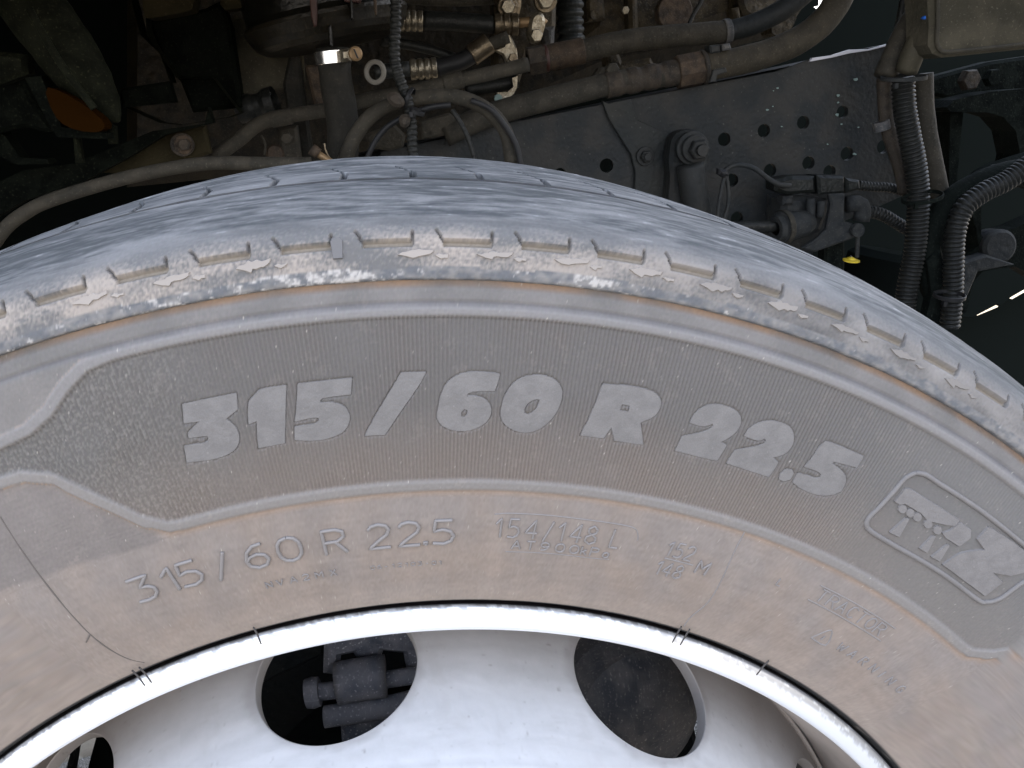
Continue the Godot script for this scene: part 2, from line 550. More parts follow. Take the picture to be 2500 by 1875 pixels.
# angle columns: fine where the photograph looks, coarse round the rest
func columns_of(from: float, to: float, fine: float, coarse: float) -> PackedFloat32Array:
	var out := PackedFloat32Array()
	var k := int(round((to - from) / fine))
	for i in k:
		out.append(from + (to - from) * i / k)
	var rest := 360.0 - (to - from)
	k = int(ceil(rest / coarse))
	for i in k:
		out.append(to + rest * i / k)
	return out

func glyph_outline(key: String) -> PackedVector2Array:   # (millimetres round the tyre, radius in millimetres)
	var a: Array = GLYPH[key]
	var o := PackedVector2Array()
	for i in range(0, a.size(), 2):
		o.append(Vector2(deg_to_rad(a[i]) * 400.0, a[i + 1]))
	if not key.begins_with("logo") or key == "logo_frame":
		o = chaikin(o, 42.0)
	return o

const BIG := ["3", "1", "5", "/", "6", "0", "R", "2a", "2b", ".", "5b"]
const LOGO := ["logo_bar", "logo_cab", "logo_2", "logo_p0", "logo_p1", "logo_p2", "logo_c0", "logo_c1", "logo_c2", "logo_c3", "logo_c4"]

var sidewall: ArrayMesh

func make_sidewall() -> void:
	var cols := columns_of(-25.0, 45.5, 0.05375, 1.0)
	var rows := PackedFloat32Array()
	var r := 0.2955
	while r < 0.4448:
		rows.append(r)
		r += 0.0007 if r < 0.302 else (0.0014 if r < 0.357 else (0.0007 if r < 0.4315 else 0.0009))
	var nu := cols.size()
	var nv := rows.size()
	var fine_n := int(round(70.5 / 0.05375))
	# where letters are let into the ribbed panel
	var outlines: Array[PackedVector2Array] = []
	var boxes: Array[Rect2] = []
	var holes := {}
	for key in BIG:
		var o := glyph_outline(key)
		var grown := Geometry2D.offset_polygon(o, 0.35)
		o = grown[0]
		var bb := Rect2(o[0], Vector2.ZERO)
		for p in o:
			bb = bb.expand(p)
		outlines.append(o)
		boxes.append(bb)
		if GLYPH.has(key + "h"):
			holes[outlines.size() - 1] = Geometry2D.offset_polygon(glyph_outline(key + "h"), -0.35)[0]
	var frame := glyph_outline("logo_frame")
	var frame_box := Rect2(frame[0], Vector2.ZERO)
	for p in frame:
		frame_box = frame_box.expand(p)
	var v := PackedVector3Array()
	var c := PackedColorArray()
	v.resize(nu * nv)
	c.resize(nu * nv)
	var lower := Color(0.200, 0.161, 0.134)
	var lower_grey := Color(0.176, 0.151, 0.135)
	var panel := Color(0.088, 0.080, 0.074)
	var panel_dust := Color(0.134, 0.109, 0.092)
	var edge := Color(0.160, 0.146, 0.135)
	var ledge := Color(0.106, 0.099, 0.093)
	var clay := Color(0.225, 0.150, 0.100)
	for i in nu:
		var deg := cols[i]
		var sa := sin(deg_to_rad(deg))
		var ca := cos(deg_to_rad(deg))
		var rel := fposmod(deg - PANEL_MID + 36.0, 72.0) - 36.0
		var u := absf(rel)
		var lo := knots(u, LOW_U, LOW_R)
		var hi := knots(u, HIGH_U, HIGH_R)
		var lo_slope := (knots(u + 0.2, LOW_U, LOW_R) - knots(u - 0.2, LOW_U, LOW_R)) / (deg_to_rad(0.4) * 0.4)
		var hi_slope := (knots(u + 0.2, HIGH_U, HIGH_R) - knots(u - 0.2, HIGH_U, HIGH_R)) / (deg_to_rad(0.4) * 0.4)
		var lo_k := 1.0 / sqrt(1.0 + lo_slope * lo_slope)
		var hi_k := 1.0 / sqrt(1.0 + hi_slope * hi_slope)
		var fine := i < fine_n
		var rib: float = [0.0, 1.0, 1.0, 0.0][i % 4] if fine else 0.6
		# the ribs are worn away towards the right end of the panel
		rib *= 1.0 - 0.75 * smoothstep(10.0, 17.0, rel)
		var mm := deg_to_rad(deg) * 400.0
		for j in nv:
			var rr := rows[j]
			var dl := (rr - lo) * lo_k
			var dh := (hi - rr) * hi_k
			var d := minf(dl, dh)
			var h := 0.0
			var arc := deg_to_rad(deg) * rr * 1000.0
			var soft := na.get_noise_2d(arc * 0.55, rr * 550.0)
			var grain := nb.get_noise_2d(arc * 2.6, rr * 2600.0)
			var col: Color
			if rr < 0.4330:
				if d > 0.0:
					var t := smoothstep(0.0, 0.0012, d)
					h = lerpf(0.0006, -0.0006, t)
					var pt := Vector2(mm, rr * 1000.0)
					var inside := false
					if fine:
						for g in outlines.size():
							if boxes[g].has_point(pt) and Geometry2D.is_point_in_polygon(pt, outlines[g]):
								inside = not (holes.has(g) and Geometry2D.is_point_in_polygon(pt, holes[g]))
								break
					var in_frame := fine and not inside and frame_box.has_point(pt) and Geometry2D.is_point_in_polygon(pt, frame)
					if inside:
						h = -0.0011
					elif in_frame:
						h = -0.0007
					else:
						h += 0.00042 * rib * t * (0.75 + 0.5 * soft)
					var low_dust := smoothstep(0.405, 0.368, rr) * 0.75 + 0.25 * soft
					col = panel.lerp(panel_dust, clampf(low_dust, 0.0, 1.0))
					# mottled pale grains in the narrow end of the panel
					var mott := smoothstep(22.0, 29.0, -rel) * clampf(grain * 2.4 + 0.1, 0.0, 1.0)
					col = col.lerp(Color(0.25, 0.235, 0.21), mott * 0.18)
					col = col.lerp(Color(0.06, 0.058, 0.052), smoothstep(22.0, 30.0, -rel) * 0.15 * clampf(0.6 - grain * 2.0, 0.0, 1.0))
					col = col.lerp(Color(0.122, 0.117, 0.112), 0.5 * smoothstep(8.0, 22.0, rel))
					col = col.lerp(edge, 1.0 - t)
				elif d > -0.0042:
					var t2 := smoothstep(-0.0042, -0.0034, d)
					h = lerpf(0.0, 0.0006, t2)
					col = edge.lerp(Color(0.14, 0.135, 0.135), 0.45 if dh < dl else 0.0)
					# dried clay lies along the outer foot of the rim of the panel
					col = col.lerp(clay, (1.0 - t2) * (0.75 if dl < dh else 0.35))
				elif dl < dh:
					# plain lower sidewall
					col = lower.lerp(lower_grey, clampf(0.5 + soft * 0.9 + (rr - 0.335) * 14.0, 0.0, 1.0))
					col = col.lerp(clay, 0.55 * smoothstep(-0.0075, -0.0042, d))
					# the dark, cleaner wedge left of the panel
					var wedge := smoothstep(-14.2, -15.2, deg) * smoothstep(0.3595, 0.3625, rr + (deg + 20.0) * 0.0006 + soft * 0.0008)
					if deg > -60.0:
						col = col.lerp(Color(0.125, 0.110, 0.102), wedge * 0.8)
					# clay film close to the rim
					col = col.lerp(Color(0.245, 0.202, 0.170), 0.6 * smoothstep(0.318, 0.303, rr))
					# wiping streaks round the wheel
					col *= 1.0 + 0.10 * nc.get_noise_2d(deg * 1.2, rr * 4200.0) + 0.10 * na.get_noise_2d(deg * 9.0, rr * 120.0)
				else:
					col = ledge.lerp(Color(0.138, 0.126, 0.117), clampf(0.5 + soft, 0.0, 1.0))
				if dh < 0.0 and d <= -0.0042:
					col = ledge.lerp(Color(0.138, 0.126, 0.117), clampf(0.5 + soft, 0.0, 1.0))
			else:
				col = ledge.lerp(Color(0.140, 0.129, 0.122), clampf(0.45 + soft, 0.0, 1.0))
				# a scored line half way up the ledge
				var score := exp(-pow((rr - 0.4345) / 0.0007, 2.0))
				h -= 0.0007 * score
				col = col.lerp(Color(0.07, 0.07, 0.085), score * 0.5)
				col = col.lerp(clay, smoothstep(0.4395, 0.4415, rr) * clampf(0.75 + soft, 0.2, 1.0))
				h -= 0.0014 * smoothstep(0.4395, 0.4415, rr)
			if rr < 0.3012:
				col = col.lerp(Color(0.010, 0.009, 0.009), smoothstep(0.3018, 0.3006, rr))  # dark of the gap to the rim put into the bead colour
			col *= 1.0 + 0.13 * grain
			# dried splashes of mud
			var splash := na.get_noise_2d(arc * 1.5 + 1300.0, rr * 1500.0) + 0.35 * grain
			col = col.lerp(Color(0.24, 0.205, 0.175), clampf((splash - 0.40) * 3.0, 0.0, 0.22) * (0.35 if rr > 0.3643 else 1.0))
			# stuck grains of sand
			if fine:
				var sand := nc.get_noise_2d(arc * 4.0, rr * 4000.0)
				if sand > 0.64:
					col = col.lerp(Color(0.34, 0.31, 0.27), clampf((sand - 0.64) * 7.0, 0.0, 0.8))
			v[i * nv + j] = Vector3(sa * rr, ca * rr, side_z(rr) + h)
			c[i * nv + j] = col
	sidewall = sheet(v, nu, nv, true, c, false, true)

const TREAD_R := [0.4424, 0.4430, 0.4443, 0.4495, 0.4553, 0.4592, 0.4625, 0.4655, 0.4682, 0.4706, 0.4725, 0.4741, 0.4755, 0.4763, 0.4766]
const TREAD_Z := [0.0150, 0.0178, 0.0184, 0.0172, 0.0151, 0.0128, 0.0092, 0.0040, -0.0040, -0.0140, -0.0265, -0.0407, -0.0620, -0.0850, -0.1180]

func make_tread(tyre: Node3D) -> void:
	# profile from the ledge over the shoulder, across the crown and down the inner side
	var pts := PackedVector3Array()
	for i in TREAD_R.size():
		pts.append(Vector3(TREAD_R[i], TREAD_Z[i], 0.0))
	for i in range(TREAD_R.size() - 1, 2, -1):
		pts.append(Vector3(TREAD_R[i], -0.262 - TREAD_Z[i], 0.0))
	pts.append(Vector3(0.43, -0.284, 0.0))
	pts.append(Vector3(0.39, -0.286, 0.0))
	pts.append(Vector3(0.34, -0.278, 0.0))
	pts.append(Vector3(0.29, -0.250, 0.0))
	var dense := spline(pts, 0.0004)
	var prof := PackedVector3Array()
	var last := -1.0
	var s := 0.0
	for i in dense.size():
		if i > 0:
			s += dense[i].distance_to(dense[i - 1])
		var z := dense[i].y
		var step := 0.0006 if z > 0.002 else (0.0008 if z > -0.036 else (0.0005 if z > -0.044 else (0.001 if z > -0.095 else 0.006)))
		if last < 0.0 or s - last >= step or i == dense.size() - 1:
			prof.append(Vector3(dense[i].x, dense[i].y, s))
			last = s
	var nv := prof.size()
	var cols := columns_of(-27.0, 45.0, 0.06, 1.0)
	var nu := cols.size()
	var v := PackedVector3Array()
	var c := PackedColorArray()
	v.resize(nu * nv)
	c.resize(nu * nv)
	var normals := PackedVector2Array()
	for j in nv:
		var d := prof[mini(j + 1, nv - 1)] - prof[maxi(j - 1, 0)]
		normals.append(Vector2(-d.y, d.x).normalized())
	for i in nu:
		var deg := cols[i]
		var sa := sin(deg_to_rad(deg))
		var ca := cos(deg_to_rad(deg))
		var fine := deg < 45.0
		var kn := fposmod(deg - NOTCH_FIRST, NOTCH_STEP)
		for j in nv:
			var rr := prof[j].x
			var z := prof[j].y
			var along := prof[j].z * 1000.0
			var arc := deg_to_rad(deg) * 465.0
			var h := 0.0
			var soft := na.get_noise_2d(arc * 0.45, along * 0.9 + 300.0)
			var grain := nb.get_noise_2d(arc * 2.4, along * 2.6 + 900.0)
			var cut := 0.0
			var dirt := 0.0
			var face := smoothstep(0.0085, 0.0135, z)     # 1 on the shoulder face, 0 on the tread
			if fine and z > -0.001 and z < 0.0175:
				# notch: level groove, upright cut at its end, slanting cut at its start
				if kn < 2.22 and absf(rr - 0.4556) < 0.0011:
					cut = 1.0
					dirt = 1.0
				var up := rr - 0.4562
				if absf(kn - 2.2) < 0.060 and up > -0.001 and up < 0.0033:
					cut = 1.0
				var slant := kn - (NOTCH_STEP if kn > 2.8 else 0.0)
				if up > -0.001 and up < 0.0040 and absf(slant + up * 75.0) < 0.060:
					cut = 1.0
				h -= (0.0020 if dirt > 0.0 else 0.0016) * cut
			if z < -0.0385 and z > -0.0442:
				if absf(z + 0.0415) < 0.0021:
					h -= 0.006
				cut = maxf(cut, 1.0 - smoothstep(0.0022, 0.0027, absf(z + 0.0415)))
			elif z <= -0.0442 and z > -0.091 and fine:
				var lean := maxf(0.0, -0.0620 - z) * 36.0
				var ks := fposmod(deg - SLIT_FIRST + SLIT_STEP * 0.5 + lean, SLIT_STEP) - SLIT_STEP * 0.5
				if absf(ks) < (0.15 if z > -0.0620 else 0.09):
					h -= 0.0045
					cut = 1.0
			if z < -0.0905 and z > -0.0945 or z < -0.118 and z > -0.122 or z < -0.16 and z > -0.164:
				h -= 0.005
				cut = 1.0
			# colour
			var drift := na.get_noise_2d(arc * 0.3 + 70.0, along * 0.5) * 2.0
			var slide := along + arc * 0.05
			var streak := nc.get_noise_2d(arc * 0.085, slide * 0.62 + drift)
			var fine_streak := nc.get_noise_2d(arc * 0.24 + 400.0, slide * 2.2 + drift)
			var patch := na.get_noise_2d(arc * 0.16 + 900.0, along * 0.42)
			var t := clampf(0.42 + streak * 0.95 + fine_streak * 0.62 + patch * 0.55, 0.0, 1.0)
			var tread := Color(0.044, 0.047, 0.049).lerp(Color(0.136, 0.134, 0.134), t)
			tread = tread.lerp(Color(0.180, 0.176, 0.174), clampf((patch - 0.26) * 3.0, 0.0, 0.6))
			if fine_streak + streak > 0.85:
				tread = tread.lerp(Color(0.30, 0.30, 0.30), clampf((fine_streak + streak - 0.85) * 3.0, 0.0, 0.5))
			var blot := clampf(0.46 + soft * 1.3 + grain * 0.65 + na.get_noise_2d(arc * 0.10 + 40.0, along * 0.35) * 1.3, 0.0, 1.0)
			var shoulder := Color(0.095, 0.091, 0.088).lerp(Color(0.240, 0.206, 0.176), blot)
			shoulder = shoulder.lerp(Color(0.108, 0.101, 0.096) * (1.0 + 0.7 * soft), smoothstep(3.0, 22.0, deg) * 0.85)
			if rr < 0.4475 + soft * 0.0012:
				# scuffed lower lip with pale scrapes
				var lip := clampf(0.45 + nb.get_noise_2d(arc * 0.6, along * 1.0) * 1.2 + 0.4 * soft, 0.0, 1.0)
				shoulder = Color(0.082, 0.083, 0.087).lerp(Color(0.150, 0.140, 0.131), lip)
				var white := nb.get_noise_2d(arc * 0.55 + 50.0, along * 1.0) * 0.7 + grain * 0.35 + na.get_noise_2d(arc * 0.20 + 220.0, 5.0) * 0.9 - maxf(0.0, deg - 6.0) * 0.010
				shoulder = shoulder.lerp(Color(0.33, 0.308, 0.284), clampf((white - 0.22) * 3.0, 0.0, 0.9))
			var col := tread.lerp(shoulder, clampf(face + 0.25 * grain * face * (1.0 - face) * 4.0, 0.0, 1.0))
			# the bevel between tread and shoulder is smooth and grey
			col = col.lerp(Color(0.105, 0.102, 0.101), 0.55 * smoothstep(0.004, 0.008, z) * (1.0 - smoothstep(0.0125, 0.0145, z)))
			if cut > 0.0:
				col = col.lerp(Color(0.175, 0.148, 0.116) if dirt > 0.0 else (Color(0.120, 0.108, 0.098) if z > -0.001 else Color(0.018, 0.018, 0.020)), cut * 0.9)  # tread grooves and slits: their shade is painted in near-black
			col *= 1.0 + 0.12 * grain
			h += 0.00022 * streak + 0.00016 * grain * face
			var nn := normals[j]
			v[i * nv + j] = Vector3(sa * (rr + nn.x * h), ca * (rr + nn.x * h), z + nn.y * h)
			c[i * nv + j] = col
	obj("tread", sheet(v, nu, nv, true, c, false, true), mats["tyre"], tyre)

# a raised flat figure on the sidewall: outline in (arc mm, radius mm)
func figure(o: PackedVector2Array, hole: PackedVector2Array, top: float, wall: float, bevel: float) -> ArrayMesh:
	var b := Bag.new()
	var loops: Array[PackedVector2Array] = [o]
	if hole.size():
		loops.append(hole)
	var pts := PackedVector2Array()
	for l in loops:
		var k := l.size()
		for i in k:
			var p := l[i]
			var q := l[(i + 1) % k]
			var m := maxi(1, int(ceil(p.distance_to(q) / 0.9)))
			for s in m:
				pts.append(p.lerp(q, float(s) / m))
	var bb := Rect2(o[0], Vector2.ZERO)
	for p in o:
		bb = bb.expand(p)
	var y := bb.position.y + 2.0
	while y < bb.end.y:
		var x := bb.position.x + 2.0
		while x < bb.end.x:
			var p := Vector2(x, y)
			if Geometry2D.is_point_in_polygon(p, o) and not (hole.size() and Geometry2D.is_point_in_polygon(p, hole)):
				pts.append(p)
			x += 3.1
		y += 3.0
	var tris := Geometry2D.triangulate_delaunay(pts)
	for i in range(0, tris.size(), 3):
		var p := pts[tris[i]]
		var q := pts[tris[i + 1]]
		var r := pts[tris[i + 2]]
		var m := (p + q + r) / 3.0
		if not Geometry2D.is_point_in_polygon(m, o) or (hole.size() and Geometry2D.is_point_in_polygon(m, hole)):
			continue
		if (q - p).cross(r - p) > 0.0:
			var w := q
			q = r
			r = w
		b.tri(on_side(p, top), on_side(q, top), on_side(r, top))
	for l in loops:
		var k := l.size()
		var out_sign := 1.0 if Geometry2D.is_polygon_clockwise(l) else -1.0
		if l == hole:
			out_sign = -out_sign
		for i in k:
			var p := l[i]
			var q := l[(i + 1) % k]
			var e := (q - p).normalized()
			var side := Vector2(-e.y, e.x) * bevel * out_sign
			if out_sign < 0.0:
				b.quad(on_side(p, top), on_side(q, top), on_side(q + side, wall), on_side(p + side, wall))
			else:
				b.quad(on_side(q, top), on_side(p, top), on_side(p + side, wall), on_side(q + side, wall))
	return bag_mesh(b)

func on_side(p: Vector2, up: float) -> Vector3:
	var r := p.y * 0.001
	return polar(rad_to_deg(p.x / 400.0), r, side_z(r) + up)

# single-stroke letters on a 1 high grid: strokes of x, y pairs
const STROKES := {
	"0": [[0.35, 1.0, 0.15, 0.93, 0.03, 0.75, 0.0, 0.5, 0.03, 0.25, 0.15, 0.07, 0.35, 0.0, 0.55, 0.07, 0.67, 0.25, 0.7, 0.5, 0.67, 0.75, 0.55, 0.93, 0.35, 1.0]],
	"1": [[0.0, 0.72, 0.28, 1.0, 0.30, 0.0]],
	"2": [[0.02, 0.8, 0.12, 0.94, 0.33, 1.0, 0.55, 0.93, 0.64, 0.76, 0.58, 0.56, 0.3, 0.3, 0.0, 0.0, 0.66, 0.0]],
	"3": [[0.02, 1.0, 0.62, 1.0, 0.27, 0.60, 0.5, 0.56, 0.64, 0.42, 0.64, 0.22, 0.52, 0.06, 0.3, 0.0, 0.0, 0.04]],
	"4": [[0.5, 0.0, 0.52, 1.0, 0.0, 0.3, 0.68, 0.3]],
	"5": [[0.6, 1.0, 0.1, 1.0, 0.04, 0.55, 0.3, 0.62, 0.54, 0.54, 0.66, 0.33, 0.58, 0.12, 0.36, 0.0, 0.0, 0.04]],
	"6": [[0.58, 0.98, 0.32, 0.94, 0.1, 0.72, 0.0, 0.4, 0.06, 0.14, 0.3, 0.0, 0.55, 0.06, 0.67, 0.28, 0.58, 0.5, 0.36, 0.58, 0.12, 0.5, 0.01, 0.34]],
	"8": [[0.33, 0.53, 0.1, 0.64, 0.08, 0.84, 0.33, 1.0, 0.58, 0.84, 0.56, 0.64, 0.33, 0.53, 0.06, 0.4, 0.02, 0.16, 0.33, 0.0, 0.64, 0.16, 0.6, 0.4, 0.33, 0.53]],
	"9": [[0.05, 0.03, 0.34, 0.08, 0.58, 0.32, 0.66, 0.64, 0.56, 0.9, 0.34, 1.0, 0.1, 0.92, 0.0, 0.7, 0.1, 0.5, 0.32, 0.43, 0.56, 0.52, 0.66, 0.64]],
	"/": [[0.0, -0.12, 0.42, 1.0]],
	".": [[0.0, 0.02, 0.09, 0.02, 0.09, 0.09, 0.0, 0.09, 0.0, 0.02]],
	"-": [[0.0, 0.45, 0.4, 0.45]],
	"R": [[0.0, 0.0, 0.0, 1.0, 0.4, 1.0, 0.6, 0.9, 0.62, 0.68, 0.42, 0.5, 0.0, 0.5], [0.34, 0.5, 0.66, 0.0]],
	"L": [[0.0, 1.0, 0.0, 0.0, 0.5, 0.0]],
	"M": [[0.0, 0.0, 0.0, 1.0, 0.36, 0.4, 0.72, 1.0, 0.72, 0.0]],
	"A": [[0.0, 0.0, 0.34, 1.0, 0.68, 0.0], [0.12, 0.34, 0.56, 0.34]],
	"T": [[0.0, 1.0, 0.64, 1.0], [0.32, 1.0, 0.32, 0.0]],
	"k": [[0.0, 1.0, 0.0, 0.0], [0.4, 0.62, 0.0, 0.28], [0.14, 0.4, 0.44, 0.0]],
	"P": [[0.0, 0.0, 0.0, 1.0, 0.4, 1.0, 0.6, 0.88, 0.6, 0.64, 0.4, 0.5, 0.0, 0.5]],
	"a": [[0.44, 0.6, 0.44, 0.0], [0.44, 0.5, 0.24, 0.64, 0.02, 0.5, 0.0, 0.16, 0.2, 0.0, 0.44, 0.14]],
	"N": [[0.0, 0.0, 0.0, 1.0, 0.6, 0.0, 0.6, 1.0]],
	"V": [[0.0, 1.0, 0.34, 0.0, 0.68, 1.0]],
	"X": [[0.0, 0.0, 0.6, 1.0], [0.0, 1.0, 0.6, 0.0]],
	"C": [[0.6, 0.84, 0.36, 1.0, 0.1, 0.88, 0.0, 0.5, 0.1, 0.12, 0.36, 0.0, 0.6, 0.16]],
	"O": [[0.35, 1.0, 0.1, 0.86, 0.0, 0.5, 0.1, 0.14, 0.35, 0.0, 0.6, 0.14, 0.7, 0.5, 0.6, 0.86, 0.35, 1.0]],
	"W": [[0.0, 1.0, 0.22, 0.0, 0.42, 0.8, 0.62, 0.0, 0.84, 1.0]],
	"I": [[0.0, 1.0, 0.0, 0.0]],
	"G": [[0.62, 0.84, 0.36, 1.0, 0.1, 0.88, 0.0, 0.5, 0.1, 0.12, 0.36, 0.0, 0.62, 0.14, 0.62, 0.46, 0.38, 0.46]],
}

# one moulded character: its middle at (deg, r), height in mm
func moulded(tyre: Node3D, ch: String, deg: float, r: float, high: float, thick: float, m: Material, wide := 1.0) -> void:
	var b_v := PackedVector3Array()
	var lo := 9.0
	var hi := -9.0
	for st in STROKES[ch]:
		for i in range(0, st.size(), 2):
			lo = minf(lo, st[i])
			hi = maxf(hi, st[i])
	var st_all := SurfaceTool.new()
	st_all.begin(Mesh.PRIMITIVE_TRIANGLES)
	var mid := deg_to_rad(deg) * 400.0
	for st in STROKES[ch]:
		var path := PackedVector3Array()
		for i in range(0, st.size(), 2):
			var x: float = (st[i] - (lo + hi) * 0.5) * high * wide * 400.0 / (r * 1000.0)
			var y: float = r * 1000.0 + (st[i + 1] - 0.5) * high
			path.append(on_side(Vector2(mid + x, y), thick * 0.00045))
		var fine := PackedVector3Array()
		for i in path.size() - 1:
			var n := maxi(1, int(ceil(path[i].distance_to(path[i + 1]) / 0.0012)))
			for k in n:
				fine.append(path[i].lerp(path[i + 1], float(k) / n))
		fine.append(path[path.size() - 1])
		var radii := PackedFloat32Array()
		for i in fine.size():
			radii.append(thick * 0.001)
		st_all.append_from(tube(fine, radii, 8), 0, Transform3D())
	obj("moulded_character", st_all.commit(), m, tyre)

func word(tyre: Node3D, text: String, at: Array, r: float, high: float, thick: float, m: Material, wide := 1.0) -> void:
	for i in text.length():
		moulded(tyre, text[i], at[i], r, high, thick, m, wide)

func strip(tyre: Node3D, called: String, pts: Array, thick: float, m: Material, up := 0.0) -> void:   # thin raised line through deg, r pairs
	var path := PackedVector3Array()
	for i in range(0, pts.size(), 2):
		path.append(on_side(Vector2(deg_to_rad(pts[i]) * 400.0, pts[i + 1]), up))
	path = spline(path, 0.003)
	var radii := PackedFloat32Array()
	for p in path:
		radii.append(thick)
	obj(called, tube(path, radii, 6), m, tyre)

var wheel: Node3D

func make_tyre() -> void:
	wheel = thing("truck_wheel", "large dusty truck wheel, worn tyre moulded 315/60 R 22.5 on aluminium rim", "wheel")
	make_side_table()
	make_sidewall()
	var tyre := obj("tyre", sidewall, mats["tyre"], wheel)
	make_tread(tyre)
	var face := surface("letter_rubber", speckle(Color(0.132, 0.124, 0.119), Color(0.150, 0.141, 0.135), Color(0.18, 0.17, 0.16), 0.03, 0.62, 131), 0.7, 0.0, 9.0, bump(0.12, 14, 2.0), 0.3)
	var logo_face := tinted("logo_rubber", "letter_rubber", 1.04, 1.03, 1.03)
	var none := PackedVector2Array()
	for key in BIG:
		var hole: PackedVector2Array = glyph_outline(key + "h") if GLYPH.has(key + "h") else none
		obj("size_letter" if key == "R" else ("size_slash" if key == "/" else ("size_point" if key == "." else "size_digit")), figure(glyph_outline(key), hole, -0.0004, -0.0011, 0.5), face, tyre)
	for key in LOGO:
		var called := "emblem_bar"
		if key == "logo_2":
			called = "emblem_digit"
		elif key.begins_with("logo_p"):
			called = "emblem_pillar"
		elif key.begins_with("logo_c") and key != "logo_cab":
			called = "emblem_dot"
		obj(called, figure(glyph_outline(key), none, 0.0001 if key != "logo_2" else 0.0002, -0.0008, 0.4), logo_face, tyre)
	# the raised line round the emblem
	var fr: Array = GLYPH["logo_frame"].duplicate()
	fr.append(fr[0])
	fr.append(fr[1])
	strip(tyre, "emblem_frame", fr, 0.0012, logo_face, -0.0006)
	# thin moulded lettering on the lower sidewall
	var thin := flat("moulded_rubber", 0.172, 0.158, 0.152, 0.55)
	word(tyre, "315/60R22.5", [-17.35, -15.6, -14.2, -12.1, -9.75, -7.57, -4.6, -1.69, 0.3, 1.40, 2.57], 0.3409, 11.4, 0.74, thin, 1.12)
	word(tyre, "154/148L", [6.26, 7.3, 8.53, 9.7, 10.57, 11.65, 12.73, 14.5], 0.3429, 9.0, 0.48, thin, 0.78)
	word(tyre, "AT900kPa", [7.68, 8.69, 9.71, 10.82, 11.85, 12.57, 13.33, 14.2], 0.3348, 4.1, 0.42, thin, 1.25)
	word(tyre, "152", [18.46, 19.22, 20.03], 0.3434, 7.2, 0.44, thin, 0.74)
	word(tyre, "148", [18.39, 19.1, 19.96], 0.3330, 7.2, 0.44, thin, 0.74)
	word(tyre, "M", [21.48], 0.3383, 6.5, 0.52, thin)
	strip(tyre, "fraction_bar", [18.45, 338.2, 19.5, 338.2, 20.7, 338.2], 0.00042, thin)
	word(tyre, "NVA2MX", [-9.71, -8.93, -8.0, -7.11, -6.18, -5.19], 0.3254, 3.2, 0.34, thin, 1.2)
	word(tyre, "06-12103-01", [-2.4, -1.93, -1.45, -0.95, -0.47, 0.0, 0.47, 0.95, 1.45, 1.95, 2.4], 0.3251, 2.0, 0.22, thin, 1.2)
	word(tyre, "TRACTOR", [30.95, 31.95, 32.9, 33.85, 34.8, 35.75, 36.7], 0.3464, 6.2, 0.36, thin)
	strip(tyre, "moulded_line", [30.2, 350.6, 33.0, 350.7, 36.0, 350.7, 37.6, 350.6], 0.00035, thin)
	strip(tyre, "moulded_line", [30.2, 342.0, 33.0, 341.9, 36.0, 341.9, 37.6, 342.0], 0.00035, thin)
	word(tyre, "WARNING", [35.72, 36.93, 38.2, 39.4, 40.4, 41.5, 42.8], 0.3293, 4.6, 0.34, thin)
	strip(tyre, "warning_triangle", [33.05, 325.8, 33.77, 334.0, 34.56, 325.9, 33.05, 325.8], 0.0004, thin)
	word(tyre, "I", [33.78], 0.3286, 2.6, 0.34, thin)
	word(tyre, "L", [27.4], 0.3440, 3.6, 0.34, thin)
	strip(tyre, "moulded_line", [5.9, 349.3, 7.0, 350.0, 10.0, 350.1, 14.6, 350.0, 15.7, 348.5, 16.0, 344.0], 0.00030, thin)
	strip(tyre, "moulded_line", [7.0, 331.0, 10.0, 331.4, 13.8, 331.6, 14.6, 332.2], 0.00026, thin)
	# mould lines and vent whiskers
	var seam: Material = mats["seam"]
	strip(tyre, "mould_line", [-21.83, 390.2, -22.04, 371.5, -22.21, 348.8, -22.25, 327.6, -21.86, 312.9, -21.14, 305.0], 0.00034, seam, -0.0001)
	strip(tyre, "mould_line", [22.8, 362.1, 22.95, 349.3, 23.37, 334.4, 23.61, 322.2, 23.27, 310.3, 23.49, 304.3], 0.00030, thin, 0.0)
	strip(tyre, "mould_line", [-22.25, 330.4, -22.9, 327.6], 0.00035, seam)
	for w in [-22.15, -21.55, -12.2, 23.1, 23.9, 32.1]:
		var q := PackedVector3Array([polar(w, 0.3045, 0.0050), polar(w + 0.03, 0.3005, 0.0042), polar(w + 0.02, 0.2952, 0.0040)])
		obj("rubber_whisker", tube(q, PackedFloat32Array([0.00042, 0.0004, 0.0003]), 6), mats["whisker"], tyre)
	# worn raised arrows below each notch, each worn and dusted in its own way
	for k in range(1, 14):
		if k == 4:
			continue
		var d0 := NOTCH_FIRST + NOTCH_STEP * (k - 1) + 1.55
		rng.seed = 40 + k
		var fade := smoothstep(4.0, 30.0, d0 + rng.randf_range(-6.0, 6.0))
		var tone := Color(0.265, 0.232, 0.202).lerp(Color(0.130, 0.119, 0.110), fade * 0.8 + rng.randf_range(0.0, 0.25))
		var chip := flat("arrow_rubber_%d" % k, tone.r, tone.g, tone.b, 0.85)
		var tall := rng.randf_range(0.75, 1.15)
		var o := PackedVector2Array()
		for q in [[0.0, 0.0], [0.18, 0.45], [0.35, 0.75], [0.50, 0.85], [0.62, 1.25], [0.75, 0.95], [0.95, 1.1], [1.15, 0.9], [1.40, 1.0], [1.58, 1.2], [1.55, 0.6], [1.5, 0.2], [1.4, -0.15], [1.25, -0.25], [1.1, -0.55], [0.9, -0.5], [0.74, -0.75], [0.66, -1.35], [0.32, -0.75]]:
			o.append(Vector2(deg_to_rad(d0 + q[0] + rng.randf_range(-0.03, 0.03)) * 400.0, 451.9 + q[1] * 1.3 * tall + rng.randf_range(-0.30, 0.30)))
